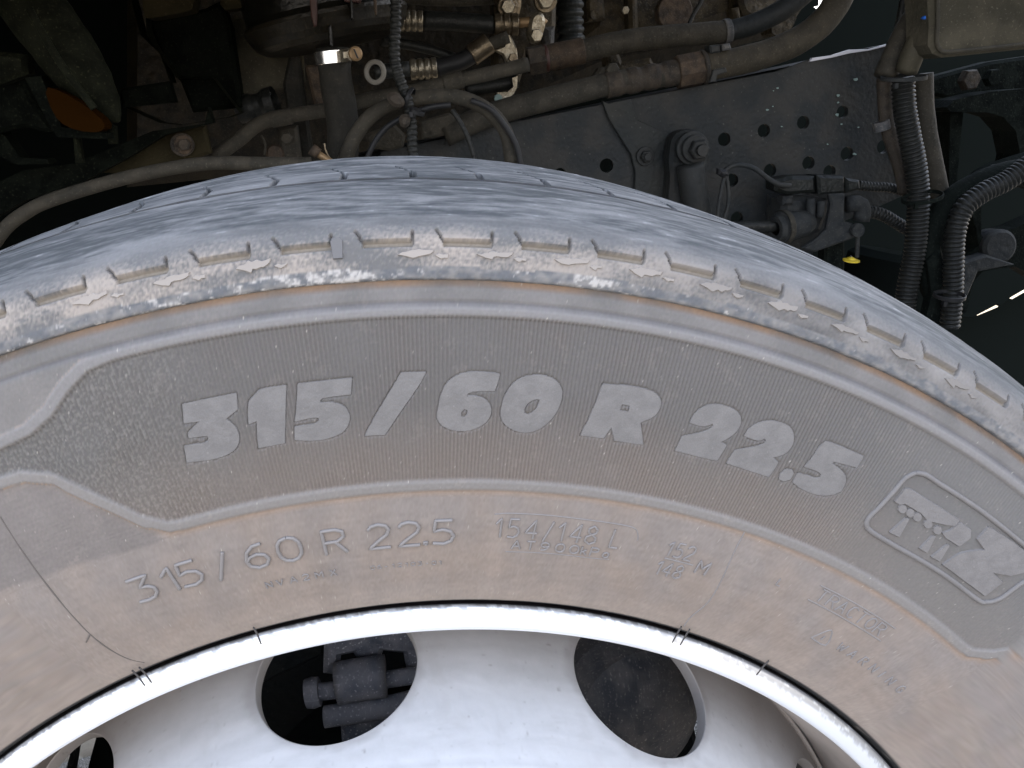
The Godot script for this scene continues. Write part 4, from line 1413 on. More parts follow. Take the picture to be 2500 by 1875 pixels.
func make_left() -> void:
	# air scoop and lamp at the far left
	var sc := thing("air_scoop", "dark dusty plastic air scoop slanting down at the top left", "scoop")
	var px := per_px(150, 120, -0.49)
	var path := resample(spline(line2([20, -80, 80, 15, 150, 110, 208, 192, 258, 258, 290, 298], -0.50), 0.004), 0.004)
	var radii := PackedFloat32Array()
	for i in path.size():
		var f := float(i) / (path.size() - 1)
		radii.append(px * knots(f, [0.0, 0.3, 0.55, 0.75, 0.88, 0.96, 1.0], [78.0, 76.0, 72.0, 60.0, 42.0, 22.0, 6.0]) * (1.0 + 0.05 * na.get_noise_2d(f * 90.0, 3.0)))
	obj("shell", tube(path, radii, 28), mats["scoop"], sc)
	obj("ridge", plain_tube(line2([70, 20, 120, 110, 165, 180, 230, 265], -0.452), 0.003, 10), mats["scoop"], sc)
	var am := thing("amber_lamp", "unlit amber side lamp tucked under the plastic scoop", "lamp")
	obj("lens", plate([105, 210, 150, 222, 215, 262, 256, 298, 253, 320, 215, 324, 160, 310, 130, 280], -0.470, 0.02, 0.006, 1), mats["amber"], am)
	obj("housing", plate([60, 190, 100, 185, 150, 310, 260, 325, 262, 340, 140, 335, 128, 318], -0.485, 0.02, 0.004), mats["shade_black"], am)
	var cl := thing("body_panel", "black folded plastic panel at the left edge of the bay", "panel")
	obj("upper_fold", plate([-40, 120, 60, 132, 66, 180, 0, 205, -40, 210], -0.50, 0.02, 0.004), mats["scoop"], cl)
	obj("lower_fold", plate([-40, 205, 46, 182, 80, 250, 130, 318, 110, 322, 60, 310, -40, 330], -0.53, 0.02, 0.003), mats["shade_black"], cl)
	obj("bottom_fold", plate([-40, 300, 10, 330, 50, 385, 115, 388, 120, 400, 40, 402, -40, 360], -0.55, 0.02, 0.003), mats["shade_black"], cl)
	for q in [[[176, 330, 190, 330, 200, 398, 182, 398], "left"], [[264, 300, 280, 310, 282, 352, 262, 352], "right"]]:
		var cp := thing("panel_clip", "black plastic clip under the amber lamp, the %s one of two" % q[1], "clip", "panel clips under the lamp")
		obj("prong", plate(q[0], -0.52, 0.01, 0.002), mats["scoop"], cp)
	var rim := thing("inner_guard", "black plastic inner guard curving down towards the tyre on the left", "guard")
	obj("sheet", plate([-500, 640, -300, 560, -60, 470, 60, 415, 180, 400, 300, 350, 372, 320, 500, 302, 508, 262, 520, 300, 400, 330, 320, 380, 210, 440, 60, 490, -60, 560, -300, 680, -500, 760], -0.60, 0.015, 0.003), mats["shade_black"], rim)
	# housing with a square opening
	var hs := thing("cab_bracket", "black moulded cab bracket with a square opening", "bracket")
	obj("right_post", plate([310, -40, 352, -40, 358, 85, 430, 190, 520, 190, 585, 275, 560, 285, 470, 300, 440, 305, 390, 300, 300, 260, 290, 215, 415, 200, 390, 130, 342, 85], -0.68, 0.03, 0.004), mats["scoop"], hs)
	obj("ledge", plate([292, 216, 410, 198, 425, 250, 300, 262], -0.665, 0.02, 0.003), mats["shade_black"], hs)
	obj("upper_box", plate([345, -40, 475, -40, 472, 20, 460, 28, 362, 46, 350, 40], -0.655, 0.03, 0.004, 1), mats["shade_tan"], hs)
	obj("column", plate([360, 50, 500, 20, 540, 0, 560, 60, 590, 262, 470, 275, 440, 200, 400, 150], -0.70, 0.03, 0.004), mats["shade_black"], hs)
	obj("top_box", plate([535, -40, 640, -40, 640, 10, 548, 24, 536, 10], -0.67, 0.03, 0.004), mats["shade_tan"], hs)
	var tp := thing("heat_shield", "plain tan sheet metal plate left of the black canister", "plate")
	obj("sheet", plate([552, 48, 640, 40, 740, 120, 745, 200, 716, 214, 640, 225, 612, 236, 592, 262], -0.76, 0.006, 0.001), mats["tan"], tp)
	var bp := thing("bolted_plate", "dusty brown bracket plate carrying one big round bolt", "bracket")
	obj("sheet", plate([234, 420, 290, 380, 340, 345, 376, 326, 500, 306, 514, 374, 440, 400, 330, 430], -0.63, 0.012, 0.003), mats["shade_tan"], bp)
	washer(bp, 445, 353, -0.622, 28, mats["rust_grey"], 0.22)
	washer(bp, 448, 353, -0.618, 22, mats["rust"], 0.12)
	hex_bolt(bp, 450, 353, -0.614, 15, mats["rust_grey"])
	# canister
	var cn := thing("oil_separator", "black rust-streaked moulded canister hanging over the hose clamp", "canister")
	var up := Vector3(-0.179, 0.984, 0.0)
	var foot := P(812, 112, -0.70)
	obj("cup", turned(foot, up, [0.028, 0.086, 0.034, 0.084, 0.12, 0.088, 0.20, 0.090], 56), mats["canister"], cn)
	obj("rim", turned(foot, up, [0.0, 0.0001, 0.0, 0.062, 0.002, 0.072, 0.007, 0.080, 0.013, 0.084, 0.019, 0.0865, 0.024, 0.089, 0.028, 0.0885, 0.029, 0.084], 56), mats["canister_dust"], cn)
	obj("rust_streak", plate([752, -40, 770, -40, 776, 62, 762, 66], -0.607, 0.012, 0.001, 1), mats["red_paint"], cn)
	obj("rust_streak", plate([838, -4, 882, -4, 878, 6, 842, 4], -0.607, 0.012, 0.001), mats["red_paint"], cn)
	obj("rust_streak", plate([908, -40, 916, -40, 922, 36, 914, 38], -0.607, 0.012, 0.001, 1), mats["rust"], cn)
	obj("rib", plate([852, -40, 858, -40, 862, 46, 856, 48], -0.606, 0.012, 0.001), mats["canister"], cn)
	obj("rib", plate([800, 62, 808, 60, 812, 112, 804, 114], -0.606, 0.012, 0.001), mats["canister"], cn)
	# drain hose with a bright clamp
	var dh := hose("drain_hose", "fat dark rubber hose hanging under the bright hose clamp", "hose", line2([812, 118, 816, 160, 822, 210, 834, 280, 838, 340, 830, 420], -0.60), 39, mats["dark_hose"])
	dh.set_meta("category", "hose")
	var hc := thing("hose_clamp", "bright steel worm-drive hose clamp with a brass screw below the canister", "clamp")
	var k := per_px(815, 140, -0.60)
	obj("band", turned(P(813, 141, -0.60), Vector3(0.08, -1.0, 0.0), [-15, 42, -14, 43.5, 14, 43.5, 15, 42], 36, k), mats["shiny"], hc)
	obj("screw_head", turned(P(868, 131, -0.565), Vector3(0.35, 0.05, 1.0), [-10, 15, 0, 17, 4, 16, 6, 12, 6, 0.01], 24, k), mats["brass"], hc)
	obj("screw_slot", plate([862, 120, 866, 119, 876, 142, 872, 143], -0.5575, 0.002, 0.0004), mats["rubber"], hc)
	obj("worm_housing", plate([830, 120, 856, 116, 856, 148, 832, 152], -0.572, 0.02, 0.003), mats["zinc"], hc)
	# second pipe stub with a white ring
	var pr := thing("pipe_stub", "open pipe stub with a pale sealing ring beside the drain hose", "pipe")
	obj("ring", turned(P(915, 176, -0.60), Vector3(-0.5, 0.05, 1.0), [-4, 18, 2, 19, 4, 24, 2, 29, -4, 30], 32, k), mats["old_ring"], pr)
	obj("stub", plain_tube(line2([915, 176, 960, 172, 1000, 168], -0.61), 18 * k, 20), mats["black"], pr)
	# brackets between the plate and the hose
	var vb := thing("upright_bracket", "dark upright steel bracket between the plate and the drain hose", "bracket")
	obj("post", plate([706, 130, 728, 128, 760, 355, 800, 400, 690, 400, 698, 260, 690, 205], -0.74, 0.02, 0.003), mats["dark_hose"], vb)
	obj("rusty_post", plate([744, 160, 782, 156, 800, 262, 770, 268], -0.735, 0.02, 0.003), mats["rust"], vb)
	obj("foot", plate([676, 312, 724, 306, 735, 400, 690, 400], -0.70, 0.02, 0.003), mats["dust_hose"], vb)
	hex_bolt(vb, 700, 338, -0.695, 15, mats["dust_hose"])
	var rf := thing("ribbed_fitting", "black ribbed hose end with a thin bright ring under the tan plate", "fitting")
	obj("body", turned(P(615, 262, -0.72), Vector3(1.0, 0.25, 0.15), [-0.018, 0.008, -0.016, 0.014, -0.004, 0.0155, 0.0, 0.0155, 0.004, 0.013, 0.012, 0.013, 0.018, 0.016, 0.028, 0.016], 24), mats["black"], rf)
	obj("bright_ring", turned(P(662, 254, -0.72), Vector3(1.0, 0.25, 0.15), [0.0, 0.0145, 0.001, 0.0152, 0.002, 0.0145], 24), mats["shiny"], rf)
	hose("thin_wire", "thin curved wire hanging over the brown bracket", "cable", line2([637, 330, 648, 350, 646, 378], -0.69), 3, mats["dust_hose"])
	var kn := thing("rusty_knob", "small brown knob low beside the steel line", "fitting")
	obj("knob", turned(P(672, 375, -0.70), Vector3(0.1, 0.2, 1.0), [-0.01, 0.011, 0.0, 0.011, 0.004, 0.008, 0.004, 0.0001], 16), mats["rust"], kn)

func make_lines() -> void:
	# refrigerant lines and their manifold
	var l1 := hose("pressure_hose", "black hose crimped between two brassy ferrules, the upper one", "hose", line2([1030, 50, 1090, 52, 1150, 56, 1208, 60], -0.80), 22, mats["black"], "hose_body", 0.01)
	collar(l1, "ferrule", 973, 50, 1032, 52, -0.80, 25, mats["zinc"], 3)
	collar(l1, "ferrule", 1206, 60, 1264, 60, -0.80, 26, mats["old_zinc"], 2)
	obj("bare_pipe", plain_tube(line2([1262, 56, 1290, 54, 1322, 52, 1330, 60], -0.80), 12 * per_px(1290, 54, -0.80), 16), mats["brass"], l1)
	var l2 := hose("pressure_hose", "black hose bent between two brassy ferrules, the lower one", "hose", line2([1060, 168, 1090, 160, 1125, 150, 1160, 130, 1178, 118], -0.79), 21, mats["rubber"], "hose_body", 0.01)
	collar(l2, "ferrule", 1002, 170, 1066, 166, -0.79, 25, mats["zinc"], 3)
	collar(l2, "ferrule", 1150, 136, 1194, 104, -0.79, 26, mats["old_zinc"], 0)
	obj("bare_pipe", plain_tube(line2([1186, 112, 1215, 100, 1240, 90], -0.79), 15 * per_px(1200, 100, -0.79), 16), mats["dust_hose"], l2)
	hose("black_cable", "thin black cable crossing behind the two pressure hoses", "cable", line2([930, 100, 990, 108, 1060, 124, 1110, 142], -0.83), 12, mats["black"])
	hose("black_cable", "dark cable along the very top, above the pressure hoses", "cable", line2([960, -6, 1040, 4, 1130, 6, 1210, 2], -0.85), 9, mats["dust_hose"])
	var mf := thing("compressor_manifold", "grey cast manifold block with oily brass bolts", "manifold")
	obj("block", plate([1205, -40, 1360, -40, 1358, 60, 1350, 120, 1290, 130, 1270, 200, 1210, 210, 1205, 100], -0.86, 0.05, 0.006), mats["oily"], mf)
	obj("banjo", plate([1296, 36, 1314, 26, 1328, 32, 1334, 56, 1326, 84, 1322, 98, 1306, 106, 1292, 98, 1290, 70], -0.79, 0.02, 0.004, 1), mats["zinc"], mf)
	hex_bolt(mf, 1309, 87, -0.782, 16, mats["zinc"], "brass_bolt")
	hex_bolt(mf, 1239, 17, -0.80, 18, mats["zinc"], "brass_bolt")
	hex_bolt(mf, 1331, 2, -0.80, 20, mats["zinc"], "brass_bolt")
	washer(mf, 1239, 17, -0.806, 25, mats["old_zinc"], 0.2, "bolt_seat")
	washer(mf, 1331, 2, -0.806, 28, mats["old_zinc"], 0.2, "bolt_seat")
	obj("upper_flange_lobe", plate([1205, -20, 1275, -20, 1272, 30, 1258, 48, 1225, 44, 1215, 10], -0.815, 0.03, 0.004, 1), mats["old_zinc"], mf)
	obj("side_lug", plate([1330, 66, 1356, 62, 1354, 112, 1336, 116, 1330, 90], -0.83, 0.03, 0.005), mats["cast"], mf)
	var wp := thing("worn_bracket", "bracket worn to bright metal behind the lower pressure hose", "bracket")
	obj("arm", plate([1238, 82, 1246, 80, 1262, 118, 1266, 150, 1240, 160, 1228, 134, 1206, 122, 1230, 112], -0.80, 0.012, 0.002), mats["zinc"], wp)
	obj("lower_arm", plate([1250, 190, 1264, 186, 1262, 215, 1252, 232, 1230, 246, 1220, 240, 1214, 226, 1240, 224, 1254, 212], -0.76, 0.012, 0.002), mats["zinc"], wp)
	hex_bolt(wp, 1252, 142, -0.79, 12, mats["old_zinc"])
	washer(wp, 1216, 240, -0.752, 10, mats["chip"], 0.4, "rivet")
	hose("clutch_hose", "dark stub of hose between the steel line and the frame pipe", "hose", line2([1135, 220, 1180, 214, 1225, 206, 1262, 196], -0.78), 18, mats["black"])
	conduit("corrugated_conduit", "wide black corrugated air tube coming down from the top middle", line2([1393, -60, 1392, 0, 1392, 50, 1395, 100, 1398, 130], -0.90), 34, 0.0105, mats["duct"], 0.14)

	# engine behind it all
	var eng := thing("engine_block", "oily brown engine casting filling the back of the bay", "engine")
	obj("main_casting", plate([300, -200, 1960, -330, 2010, -40, 1930, 80, 1700, 140, 1480, 180, 1300, 260, 1100, 330, 700, 420, 300, 460], -1.06, 0.25, 0.02), mats["oily_dark"], eng)
	obj("upper_casting", plate([1430, -60, 1900, -90, 1960, -40, 1925, 40, 1870, 70, 1780, 60, 1690, 92, 1600, 96, 1500, 110, 1432, 90], -1.0, 0.1, 0.02), mats["oily"], eng)
	obj("gasket_face", plate([1432, -10, 1474, -14, 1480, 48, 1436, 52], -0.975, 0.03, 0.004), mats["oily"], eng)
	washer(eng, 1451, 36, -0.972, 11, mats["oily"], 0.3, "core_plug")
	obj("upright_web", plate([1534, -60, 1556, -60, 1560, 80, 1538, 84], -0.97, 0.04, 0.005), mats["oily"], eng)
	hex_bolt(eng, 1526, 25, -0.965, 10, mats["zinc"], "pale_bolt")
	washer(eng, 1645, 30, -0.97, 45, mats["rust"], 0.25, "round_cover")
	obj("boss", turned(P(1855, -6, -0.97), Vector3(0.05, 0.1, 1.0), [-0.05, 0.034, 0.0, 0.034, 0.006, 0.028, 0.008, 0.0001], 24), mats["oily"], eng)
	obj("rib", plate([1788, 20, 1806, 16, 1812, 48, 1796, 54], -0.96, 0.03, 0.004), mats["oily"], eng)
	obj("lower_rib", plate([1890, 10, 1940, 0, 1946, 60, 1900, 90, 1880, 78], -0.965, 0.04, 0.01, 1), mats["oily"], eng)
	obj("lower_web", plate([1480, 128, 1510, 124, 1520, 150, 1590, 140, 1600, 160, 1490, 185], -0.95, 0.04, 0.005), mats["oily"], eng)
	hose("thin_wire", "thin grey wire slanting across the brown engine casting", "cable", line2([1724, -20, 1706, 14, 1690, 40, 1680, 66], -0.93), 5, mats["rail"])

func make_right() -> void:
	var tz := -0.56
	var tp := thing("mudguard_panel", "smooth tan panel with a rounded lower corner at the top right", "panel")
	obj("shell", plate([2268, -60, 2276, 60, 2273, 108, 2284, 130, 2306, 139, 2340, 137, 2540, 116, 2540, -60], tz, 0.05, 0.006), mats["tan"], tp)
	obj("pressed_edge", plain_tube(line2([2288, -40, 2289, 60, 2287, 104, 2298, 124, 2330, 126, 2540, 104], tz + 0.001), 0.0022, 10), mats["tan_dark"], tp)
	# bundle of hoses
	hose("tan_hose", "dusty hose leaving the tan panel, the left one of two", "hose", line3([2290, -60, -0.63, 2255, 10, -0.63, 2215, 70, -0.63, 2180, 140, -0.63, 2160, 190, -0.63]), 28, mats["dust_hose"])
	hose("tan_hose", "paler dusty hose tucked against the tan panel's rounded corner", "hose", line3([2330, 0, -0.60, 2270, 60, -0.60, 2238, 110, -0.60, 2212, 175, -0.61]), 27, mats["tan_hose"])
	hose("dark_hose", "dark cable down the left side of the tan hoses at the top", "hose", line2([2214, -40, 2195, 60, 2176, 130, 2150, 200], -0.66), 10, mats["black"])
	var sl := hose("air_line", "brown air line at the left of the corrugated bundle", "hose", line2([2158, 190, 2160, 240, 2164, 300, 2178, 350, 2200, 420, 2210, 470], -0.635), 17, mats["rust_grey"])
	collar(sl, "coupling", 2150, 296, 2154, 318, -0.63, 20, mats["cast"])
	hose("air_line", "grey air line at the right of the corrugated bundle", "hose", line2([2254, 180, 2256, 250, 2264, 320, 2278, 390, 2292, 460, 2300, 500], -0.64), 22, mats["grey_hose"])
	conduit("corrugated_conduit", "long black corrugated conduit sweeping down to the tyre, left of two", line2([2204, 190, 2208, 260, 2220, 330, 2234, 400, 2242, 470, 2240, 540, 2232, 620, 2216, 700, 2204, 790], -0.61), 27, 0.0046, mats["black"], 0.13)
	conduit("corrugated_conduit", "black corrugated conduit bending over from the right, right of two", line2([2540, 380, 2460, 440, 2400, 470, 2352, 510, 2332, 570, 2328, 640, 2326, 720, 2318, 800], -0.585), 25, 0.0050, mats["black"], 0.13)
	hose("rubber_cover", "smooth black rubber sleeve folded round the right conduit", "sleeve", line3([2500, 420, -0.62, 2420, 440, -0.62, 2330, 490, -0.62, 2282, 560, -0.62, 2272, 640, -0.62, 2282, 700, -0.62, 2305, 740, -0.62]), 34, mats["sleeve"])
	obj("lower_fold", plate([2268, 640, 2300, 600, 2330, 720, 2350, 740, 2330, 800, 2262, 790, 2280, 720], -0.60, 0.02, 0.004), mats["sleeve"], things[things.size() - 1])
	zip_tie("broad dark tie round the hose bundle below the tan hoses", 2206, 190, -0.60, Vector3(-0.05, 1.0, 0.1), 52, mats["cast_dark"])
	zip_tie("blue-black tie round the corrugated bundle at the bend", 2252, 482, -0.585, Vector3(-0.25, 1.0, 0.1), 46, mats["sleeve"])
	zip_tie("black tie low on the right conduit, just above the tyre", 2318, 722, -0.565, Vector3(0.0, 1.0, 0.1), 36, mats["rubber"])
	obj("blue_clip", plate([2255, 44, 2274, 22, 2276, 34, 2262, 48], -0.57, 0.006, 0.001), mats["blue"], thing("blue_clip", "tiny blue clip between the hoses and the tan panel", "clip"))
	# cast bracket with an arch
	var cb := thing("spring_hanger", "dark cast spring hanger with an arched opening at the right edge", "hanger")
	obj("arch", plate([2312, 262, 2330, 244, 2420, 224, 2500, 216, 2560, 216, 2560, 470, 2480, 440, 2492, 380, 2480, 320, 2450, 286, 2410, 274, 2350, 274, 2318, 272], -0.78, 0.05, 0.006), mats["sleeve"], cb)
	obj("cross_member", plate([2270, 190, 2420, 150, 2560, 130, 2560, 240, 2420, 230, 2310, 240, 2270, 230], -0.84, 0.03, 0.004), mats["sleeve"], cb)
	obj("leg", plate([2320, 274, 2352, 274, 2340, 400, 2330, 500, 2315, 500], -0.80, 0.04, 0.005), mats["sleeve"], cb)
	obj("lower_beam", plain_tube(line2([2330, 500, 2390, 440, 2450, 414, 2560, 380], -0.74), 0.014, 16), mats["sleeve"], cb)
	hex_bolt(cb, 2364, 195, -0.80, 26, mats["rust_grey"], "rusty_bolt")
	hex_bolt(cb, 2420, 190, -0.80, 22, mats["sleeve"], "bolt_head")
	hex_bolt(cb, 2426, 416, -0.73, 16, mats["rail"], "bolt_head")
	# steering arm: lower casting with a web
	var ar := thing("steering_arm", "dark cast steering arm with webs and a round boss at the right", "steering arm")
	obj("upper_web", plate([2360, 480, 2396, 500, 2396, 580, 2480, 556, 2560, 520, 2560, 700, 2480, 650, 2400, 662, 2376, 690, 2360, 760, 2330, 790, 2340, 640, 2390, 600, 2384, 560], -0.70, 0.03, 0.004), mats["sleeve"], ar)
	obj("boss", turned(P(2440, 602, -0.69), Vector3(-0.1, 0.1, 1.0), [-0.03, 0.022, 0.0, 0.022, 0.004, 0.018, 0.004, 0.0001], 24), mats["cast_dark"], ar)
	obj("lower_web", plate([2350, 640, 2410, 622, 2480, 646, 2390, 664, 2366, 720, 2350, 740], -0.68, 0.02, 0.003), mats["cast_dark"], ar)
	# valve block on the rail
	var vz := -0.66
	var vb := thing("levelling_valve", "dusty black suspension levelling valve bolted to the frame rail", "valve")
	obj("body", plate([1912, 488, 1938, 478, 1984, 480, 2026, 486, 2024, 520, 2006, 566, 1976, 580, 1930, 592, 1908, 560], vz, 0.05, 0.006), mats["cast_dark"], vb)
	obj("cap", plate([1914, 480, 1940, 476, 1938, 500, 1912, 502], vz + 0.006, 0.02, 0.003), mats["cast_dark"], vb)
	obj("solenoid", plain_tube(line2([1979, 484, 1979, 508, 1979, 530], vz + 0.012), 11 * per_px(1979, 500, vz), 18), mats["cast_dark"], vb)
	obj("solenoid", plain_tube(line2([2006, 490, 2004, 512, 2002, 530], vz + 0.012), 10 * per_px(2000, 500, vz), 18), mats["cast_dark"], vb)
	var ax := (P(1975, 545, vz + 0.01) - P(1895, 560, vz + 0.02))
	obj("round_housing", turned(P(1893, 558, vz + 0.02), ax, [0.0, 0.008, 0.0, 0.014, 0.006, 0.016, 0.007, 0.019, 0.015, 0.0195, 0.017, 0.017, 0.040, 0.015, 0.05, 0.010], 28), mats["cast_dark"], vb)
	obj("dust_ring", turned(P(1907, 555, vz + 0.02), ax, [0.0, 0.0195, 0.001, 0.0200, 0.006, 0.0200, 0.007, 0.0195], 28), mats["dust_hose"], vb)
	hose("black_hose", "short black hose running left from the round valve housing behind the tyre", "hose", line2([1770, 556, 1830, 552, 1898, 552], vz + 0.015), 14, mats["black"])
	var cn := thing("cable_connector", "dusty black electrical connector above the valve", "connector")
	obj("left_half", plate([1892, 440, 1935, 430, 1992, 430, 1994, 470, 1950, 474, 1920, 476, 1894, 466], vz + 0.012, 0.03, 0.004), mats["conn"], cn)
	obj("right_half", plate([1996, 428, 2064, 430, 2064, 472, 2000, 476], vz + 0.014, 0.03, 0.003), mats["conn"], cn)
	obj("lead", plate([2066, 434, 2100, 440, 2104, 462, 2068, 472], vz + 0.01, 0.02, 0.003), mats["conn"], cn)
	conduit("corrugated_conduit", "thin corrugated lead running right from the black connector", line2([2095, 452, 2130, 456, 2170, 458, 2215, 470], vz), 12, 0.0042, mats["black"])
	conduit("corrugated_conduit", "short corrugated lead curving right from the valve elbow", line2([2110, 516, 2150, 522, 2180, 538, 2215, 560], vz), 15, 0.0046, mats["black"])
	hose("thin_wire", "thin grey wire arching from the rail to the black connector", "cable", line2([1764, 424, 1780, 408, 1806, 402, 1840, 410, 1870, 432, 1900, 450, 1930, 454], vz + 0.02), 6, mats["rail"])
	hose("thin_wire", "thin doubled wire hanging down beside the shock absorber", "cable", line2([1770, 425, 1762, 460, 1755, 500, 1750, 540], vz + 0.02), 5, mats["rail"])
	hose("thin_wire", "thin wire hanging just right of the doubled wire", "cable", line2([1772, 425, 1778, 460, 1778, 500, 1766, 540], vz + 0.018), 5, mats["rail"])
	obj("tie_knot", plate([1757, 412, 1776, 414, 1782, 428, 1768, 434, 1756, 426], vz + 0.03, 0.012, 0.003), mats["rubber"], thing("cable_tie", "small black knot of tape at the start of the arching wire", "cable tie"))
	var br := thing("valve_bracket", "black pressed bracket with a slanting arm under the valve", "bracket")
	obj("pressing", plate([2024, 474, 2064, 472, 2062, 540, 2082, 546, 2098, 560, 2092, 580, 1990, 616, 1960, 606, 1996, 582, 2018, 560, 2030, 500], vz + 0.022, 0.008, 0.002), mats["cast_dark"], br)
	washer(br, 2092, 562, vz + 0.026, 17, mats["cast_dark"], 0.5, "boss")
	obj("elbow", plain_tube(line2([2066, 500, 2090, 496, 2106, 508, 2102, 540], vz + 0.01), 20 * per_px(2090, 500, vz), 20), mats["cast_dark"], br)
	obj("lower_post", plate([2014, 600, 2064, 580, 2064, 650, 2062, 700, 2014, 690], vz - 0.01, 0.02, 0.003), mats["sleeve"], br)
	obj("hanging_rod", plain_tube(line2([2094, 578, 2093, 600, 2092, 628], vz + 0.02), 5 * per_px(2090, 600, vz), 12), mats["cast_dark"], br)
	var yc := thing("yellow_cap", "small bright yellow cap hanging under the black bracket", "cap")
	var k := per_px(2078, 633, vz)
	obj("brim", turned(P(2078, 636, vz + 0.02), Vector3(0.05, 1.0, 0.1), [-2.5, 17, -1, 20, 1.5, 20, 3, 14, 3.5, 8], 28, k), mats["yellow"], yc)
	obj("crown", turned(P(2078, 633, vz + 0.02), Vector3(0.05, 1.0, 0.1), [-1, 11, 3, 9, 5, 5, 5.5, 0.01], 24, k), mats["yellow"], yc)
	obj("pin", turned(P(2078, 628, vz + 0.02), Vector3(0.05, 1.0, 0.1), [-1, 1.5, 3, 1.6, 4, 0.01], 12, k), mats["shiny"], yc)
	# dark things low on the right
	var db := thing("air_spring", "black air spring behind the hanging conduits", "air spring")
	obj("bellows", turned(P(2140, 760, -0.86), Vector3(0.18, 1.0, 0.0), [-0.12, 0.06, -0.06, 0.066, 0.0, 0.062, 0.02, 0.066, 0.08, 0.062, 0.09, 0.05, 0.092, 0.0001], 32), mats["void"], db)
	var gb := thing("dark_backing", "added black backing sheet for the dark behind the frame rail", "dark_backing")
	obj("housing", plate([1150, 250, 1500, 150, 1900, 60, 1978, -20, 1984, -140, 2004, -140, 1999, 14, 1986, 16, 2020, 40, 2066, 4, 2070, -140, 2700, -140, 2700, 610, 2500, 708, 2470, 725, 2440, 748, 2436, 743, 2375, 775, 2200, 770, 2188, 715, 2172, 721, 2100, 760, 1500, 760, 1150, 600], -1.25, 0.06, 0.001), mats["void"], gb)  # added black backing, cut to leave bright slivers open
	var ba := thing("lower_backing", "added black backing sheet for the dark at the lower right", "axle")
	obj("backing_sheet", plate([2000, 720, 2140, 742, 2184, 727, 2205, 735, 2300, 740, 2389, 771, 2438, 751, 2455, 726, 2474, 731, 2500, 716, 2700, 622, 2700, 1000, 2560, 1000, 2470, 1000, 2360, 960, 2000, 960], -1.33, 0.004, 0.0003), mats["void"], ba)  # second added backing, closing all but the bright slivers

func make_cab() -> void:
	# unseen cab over the wheel, added to shade it and the bay (world axes)
	var cab := thing("unseen_cab", "unseen truck cab added over the wheel to block sun and sky", "truck")
	cab.basis = Basis()
	things.erase(cab)
	var m: Material = mats["black"]
	var body := flat("cab_paint", 0.30, 0.30, 0.31, 0.5)
	var f := obj("cab_floor", box(Vector3(2.3, 0.05, 2.05)), m, cab)
	f.position = Vector3(-0.25, 0.90, -1.28)
	for q in [["side_panel", Vector3(2.3, 1.9, 0.04), Vector3(-0.25, 1.88, -0.27)], ["far_panel", Vector3(2.3, 1.9, 0.04), Vector3(-0.25, 1.88, -2.3)], ["front_panel", Vector3(0.04, 1.9, 2.05), Vector3(-1.40, 1.88, -1.28)], ["rear_panel", Vector3(0.04, 1.9, 2.05), Vector3(0.90, 1.88, -1.28)], ["roof", Vector3(2.34, 0.05, 2.1), Vector3(-0.25, 2.85, -1.28)]]:
		var o := obj(q[0], box(q[1]), body, cab)
		o.position = q[2]
	for q in [["wheel_arch", Vector3(2.3, 0.30, 0.03), Vector3(-0.25, 0.78, -0.272)], ["added_front_quarter", Vector3(0.80, 1.0, 0.03), Vector3(-1.02, 0.35, -0.273)], ["added_rear_quarter", Vector3(0.55, 1.0, 0.03), Vector3(1.02, 0.35, -0.274)], ["added_arch_wall", Vector3(0.03, 1.0, 0.7), Vector3(-0.98, 0.40, -0.64)]]:  # unseen panels added to keep outside light from the bay
		var o := obj(q[0], box(q[1]), m, cab)
		o.position = q[2]
	var bulk := thing("added_bulkhead", "added black sheet closing off the far side of the bay from light", "panel")
	bulk.basis = Basis()
	things.erase(bulk)
	var bm := obj("sheet", box(Vector3(2.3, 1.4, 0.03)), mats["void"], bulk)  # black sheets added to keep the bay dark
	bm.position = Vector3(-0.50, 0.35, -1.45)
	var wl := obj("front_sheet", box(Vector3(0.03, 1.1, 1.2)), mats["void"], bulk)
	wl.position = Vector3(-0.95, 0.50, -0.85)

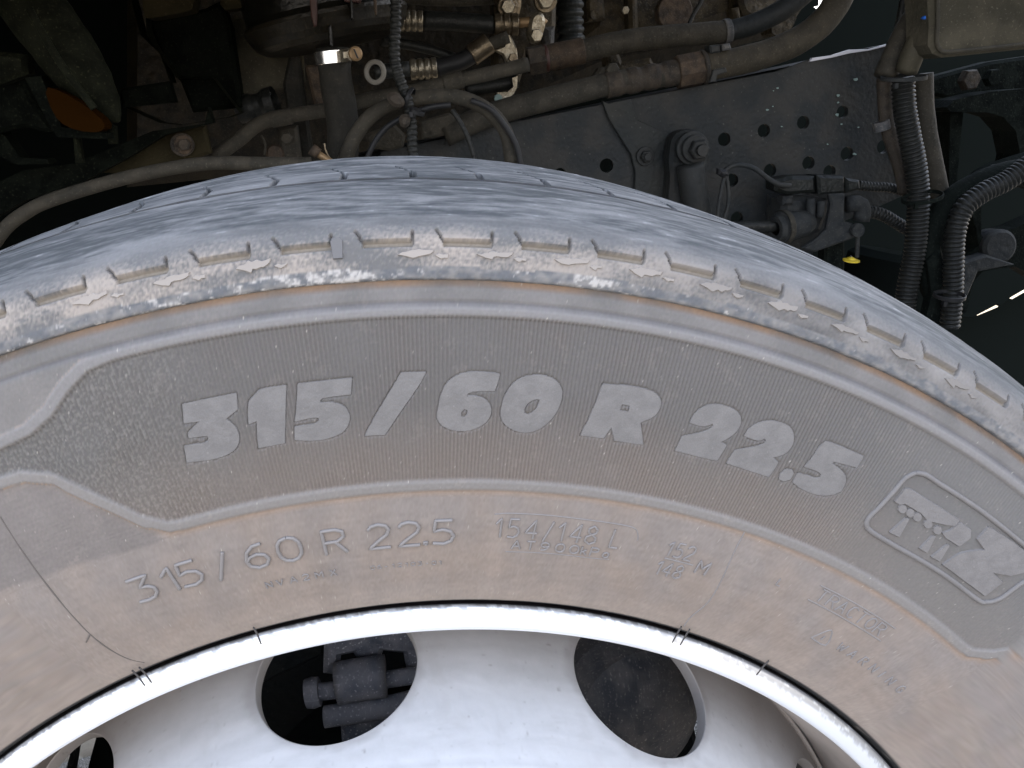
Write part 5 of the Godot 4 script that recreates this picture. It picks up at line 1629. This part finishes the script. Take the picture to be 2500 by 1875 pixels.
# ------------------------------------------------------------------ the scene
func _ready() -> void:
	cam_basis = Basis(Vector3.UP, -0.12222) * Basis(Vector3.RIGHT, -0.30842) * Basis(Vector3.BACK, -0.01501)
	turn = Basis(Vector3.BACK, deg_to_rad(-TILT))
	rng.seed = 1
	# camera, sky, sun, exposure
	var cam := Camera3D.new()
	cam.name = "camera"
	cam.transform = Transform3D(turn * cam_basis, turn * CAM_AT)
	cam.fov = rad_to_deg(2.0 * atan(937.5 / FOCAL))
	cam.near = 0.02
	cam.far = 400.0
	add_child(cam)
	var sky := ProceduralSkyMaterial.new()
	sky.sky_top_color = Color(0.66, 0.71, 0.80)
	sky.sky_horizon_color = Color(0.93, 0.92, 0.91)
	sky.sky_curve = 0.18
	sky.ground_horizon_color = Color(0.62, 0.58, 0.52)
	sky.ground_bottom_color = Color(0.42, 0.38, 0.33)
	sky.sky_energy_multiplier = 1.0
	var env := Environment.new()
	env.background_mode = Environment.BG_SKY
	env.sky = Sky.new()
	env.sky.sky_material = sky
	env.tonemap_mode = Environment.TONE_MAPPER_LINEAR
	env.tonemap_exposure = 5.7
	env.sdfgi_enabled = true
	env.ssao_enabled = true
	env.ssil_enabled = true
	var we := WorldEnvironment.new()
	we.name = "world"
	we.environment = env
	add_child(we)
	var sun := DirectionalLight3D.new()
	sun.name = "sun"
	sun.light_energy = 1.0
	sun.light_color = Color(1.0, 0.95, 0.86)
	sun.light_angular_distance = 0.5
	sun.shadow_enabled = true
	add_child(sun)
	sun.look_at_from_position(Vector3(-0.9, 2.2, -1.6), Vector3.ZERO)

	na.seed = 3; na.frequency = 0.05; na.fractal_octaves = 4
	nb.seed = 8; nb.frequency = 0.22; nb.fractal_octaves = 3
	nc.seed = 15; nc.frequency = 0.30; nc.fractal_octaves = 3
	make_materials()
	tinted("scoop", "black", 0.8, 0.85, 0.62)
	tinted("shade_black", "black", 0.35, 0.42, 0.35)  # black darkened further for the shaded left of the bay
	tinted("shade_tan", "tan", 0.40, 0.37, 0.28)
	tinted("canister", "black", 0.55, 0.5, 0.42, 0.32)
	tinted("canister_dust", "black", 1.2, 0.95, 0.68, 0.42)
	tinted("sleeve", "black", 0.75, 0.9, 0.88)
	tinted("conn", "black", 0.9, 1.0, 1.0)
	tinted("duct", "black", 1.6, 1.7, 1.8)
	tinted("cast_dark", "cast", 0.3, 0.33, 0.34)
	tinted("oily_dark", "oily", 0.4, 0.4, 0.38)
	tinted("tan_hose", "tan", 0.8, 0.78, 0.7)
	for dull in ["scoop", "shade_black", "shade_tan", "sleeve", "tan"]:
		mats[dull].metallic_specular = 0.12
		mats[dull].roughness = 0.8
	flat("chip", 0.17, 0.23, 0.21, 0.8)

	# ground: sand-coloured yard with gravel beside the truck
	var gm := surface("ground", speckle(Color(0.26, 0.225, 0.18), Color(0.34, 0.30, 0.245), Color(0.42, 0.38, 0.32), 0.02, 0.45, 91), 0.95, 0.0, 0.8)
	gm.uv1_world_triplanar = true
	var g := struct("ground", box(Vector3(300, 0.2, 300)), gm)
	g.position = Vector3(0, -0.565, 0)
	var gv := surface("gravel", speckle(Color(0.10, 0.10, 0.095), Color(0.34, 0.33, 0.31), Color(0.55, 0.54, 0.52), 0.12, 0.30, 97), 0.95, 0.0, 5.0, bump(0.2, 6, 8.0), 1.0)
	gv.uv1_world_triplanar = true
	var gr := struct("gravel_path", box(Vector3(30, 0.02, 4.9)), gv)
	gr.position = Vector3(0, -0.471, 1.44)

	make_tyre()
	make_wheel()
	make_brake()
	make_rail()
	make_pipes()
	make_left()
	make_lines()
	make_right()
	make_cab()
	settle()
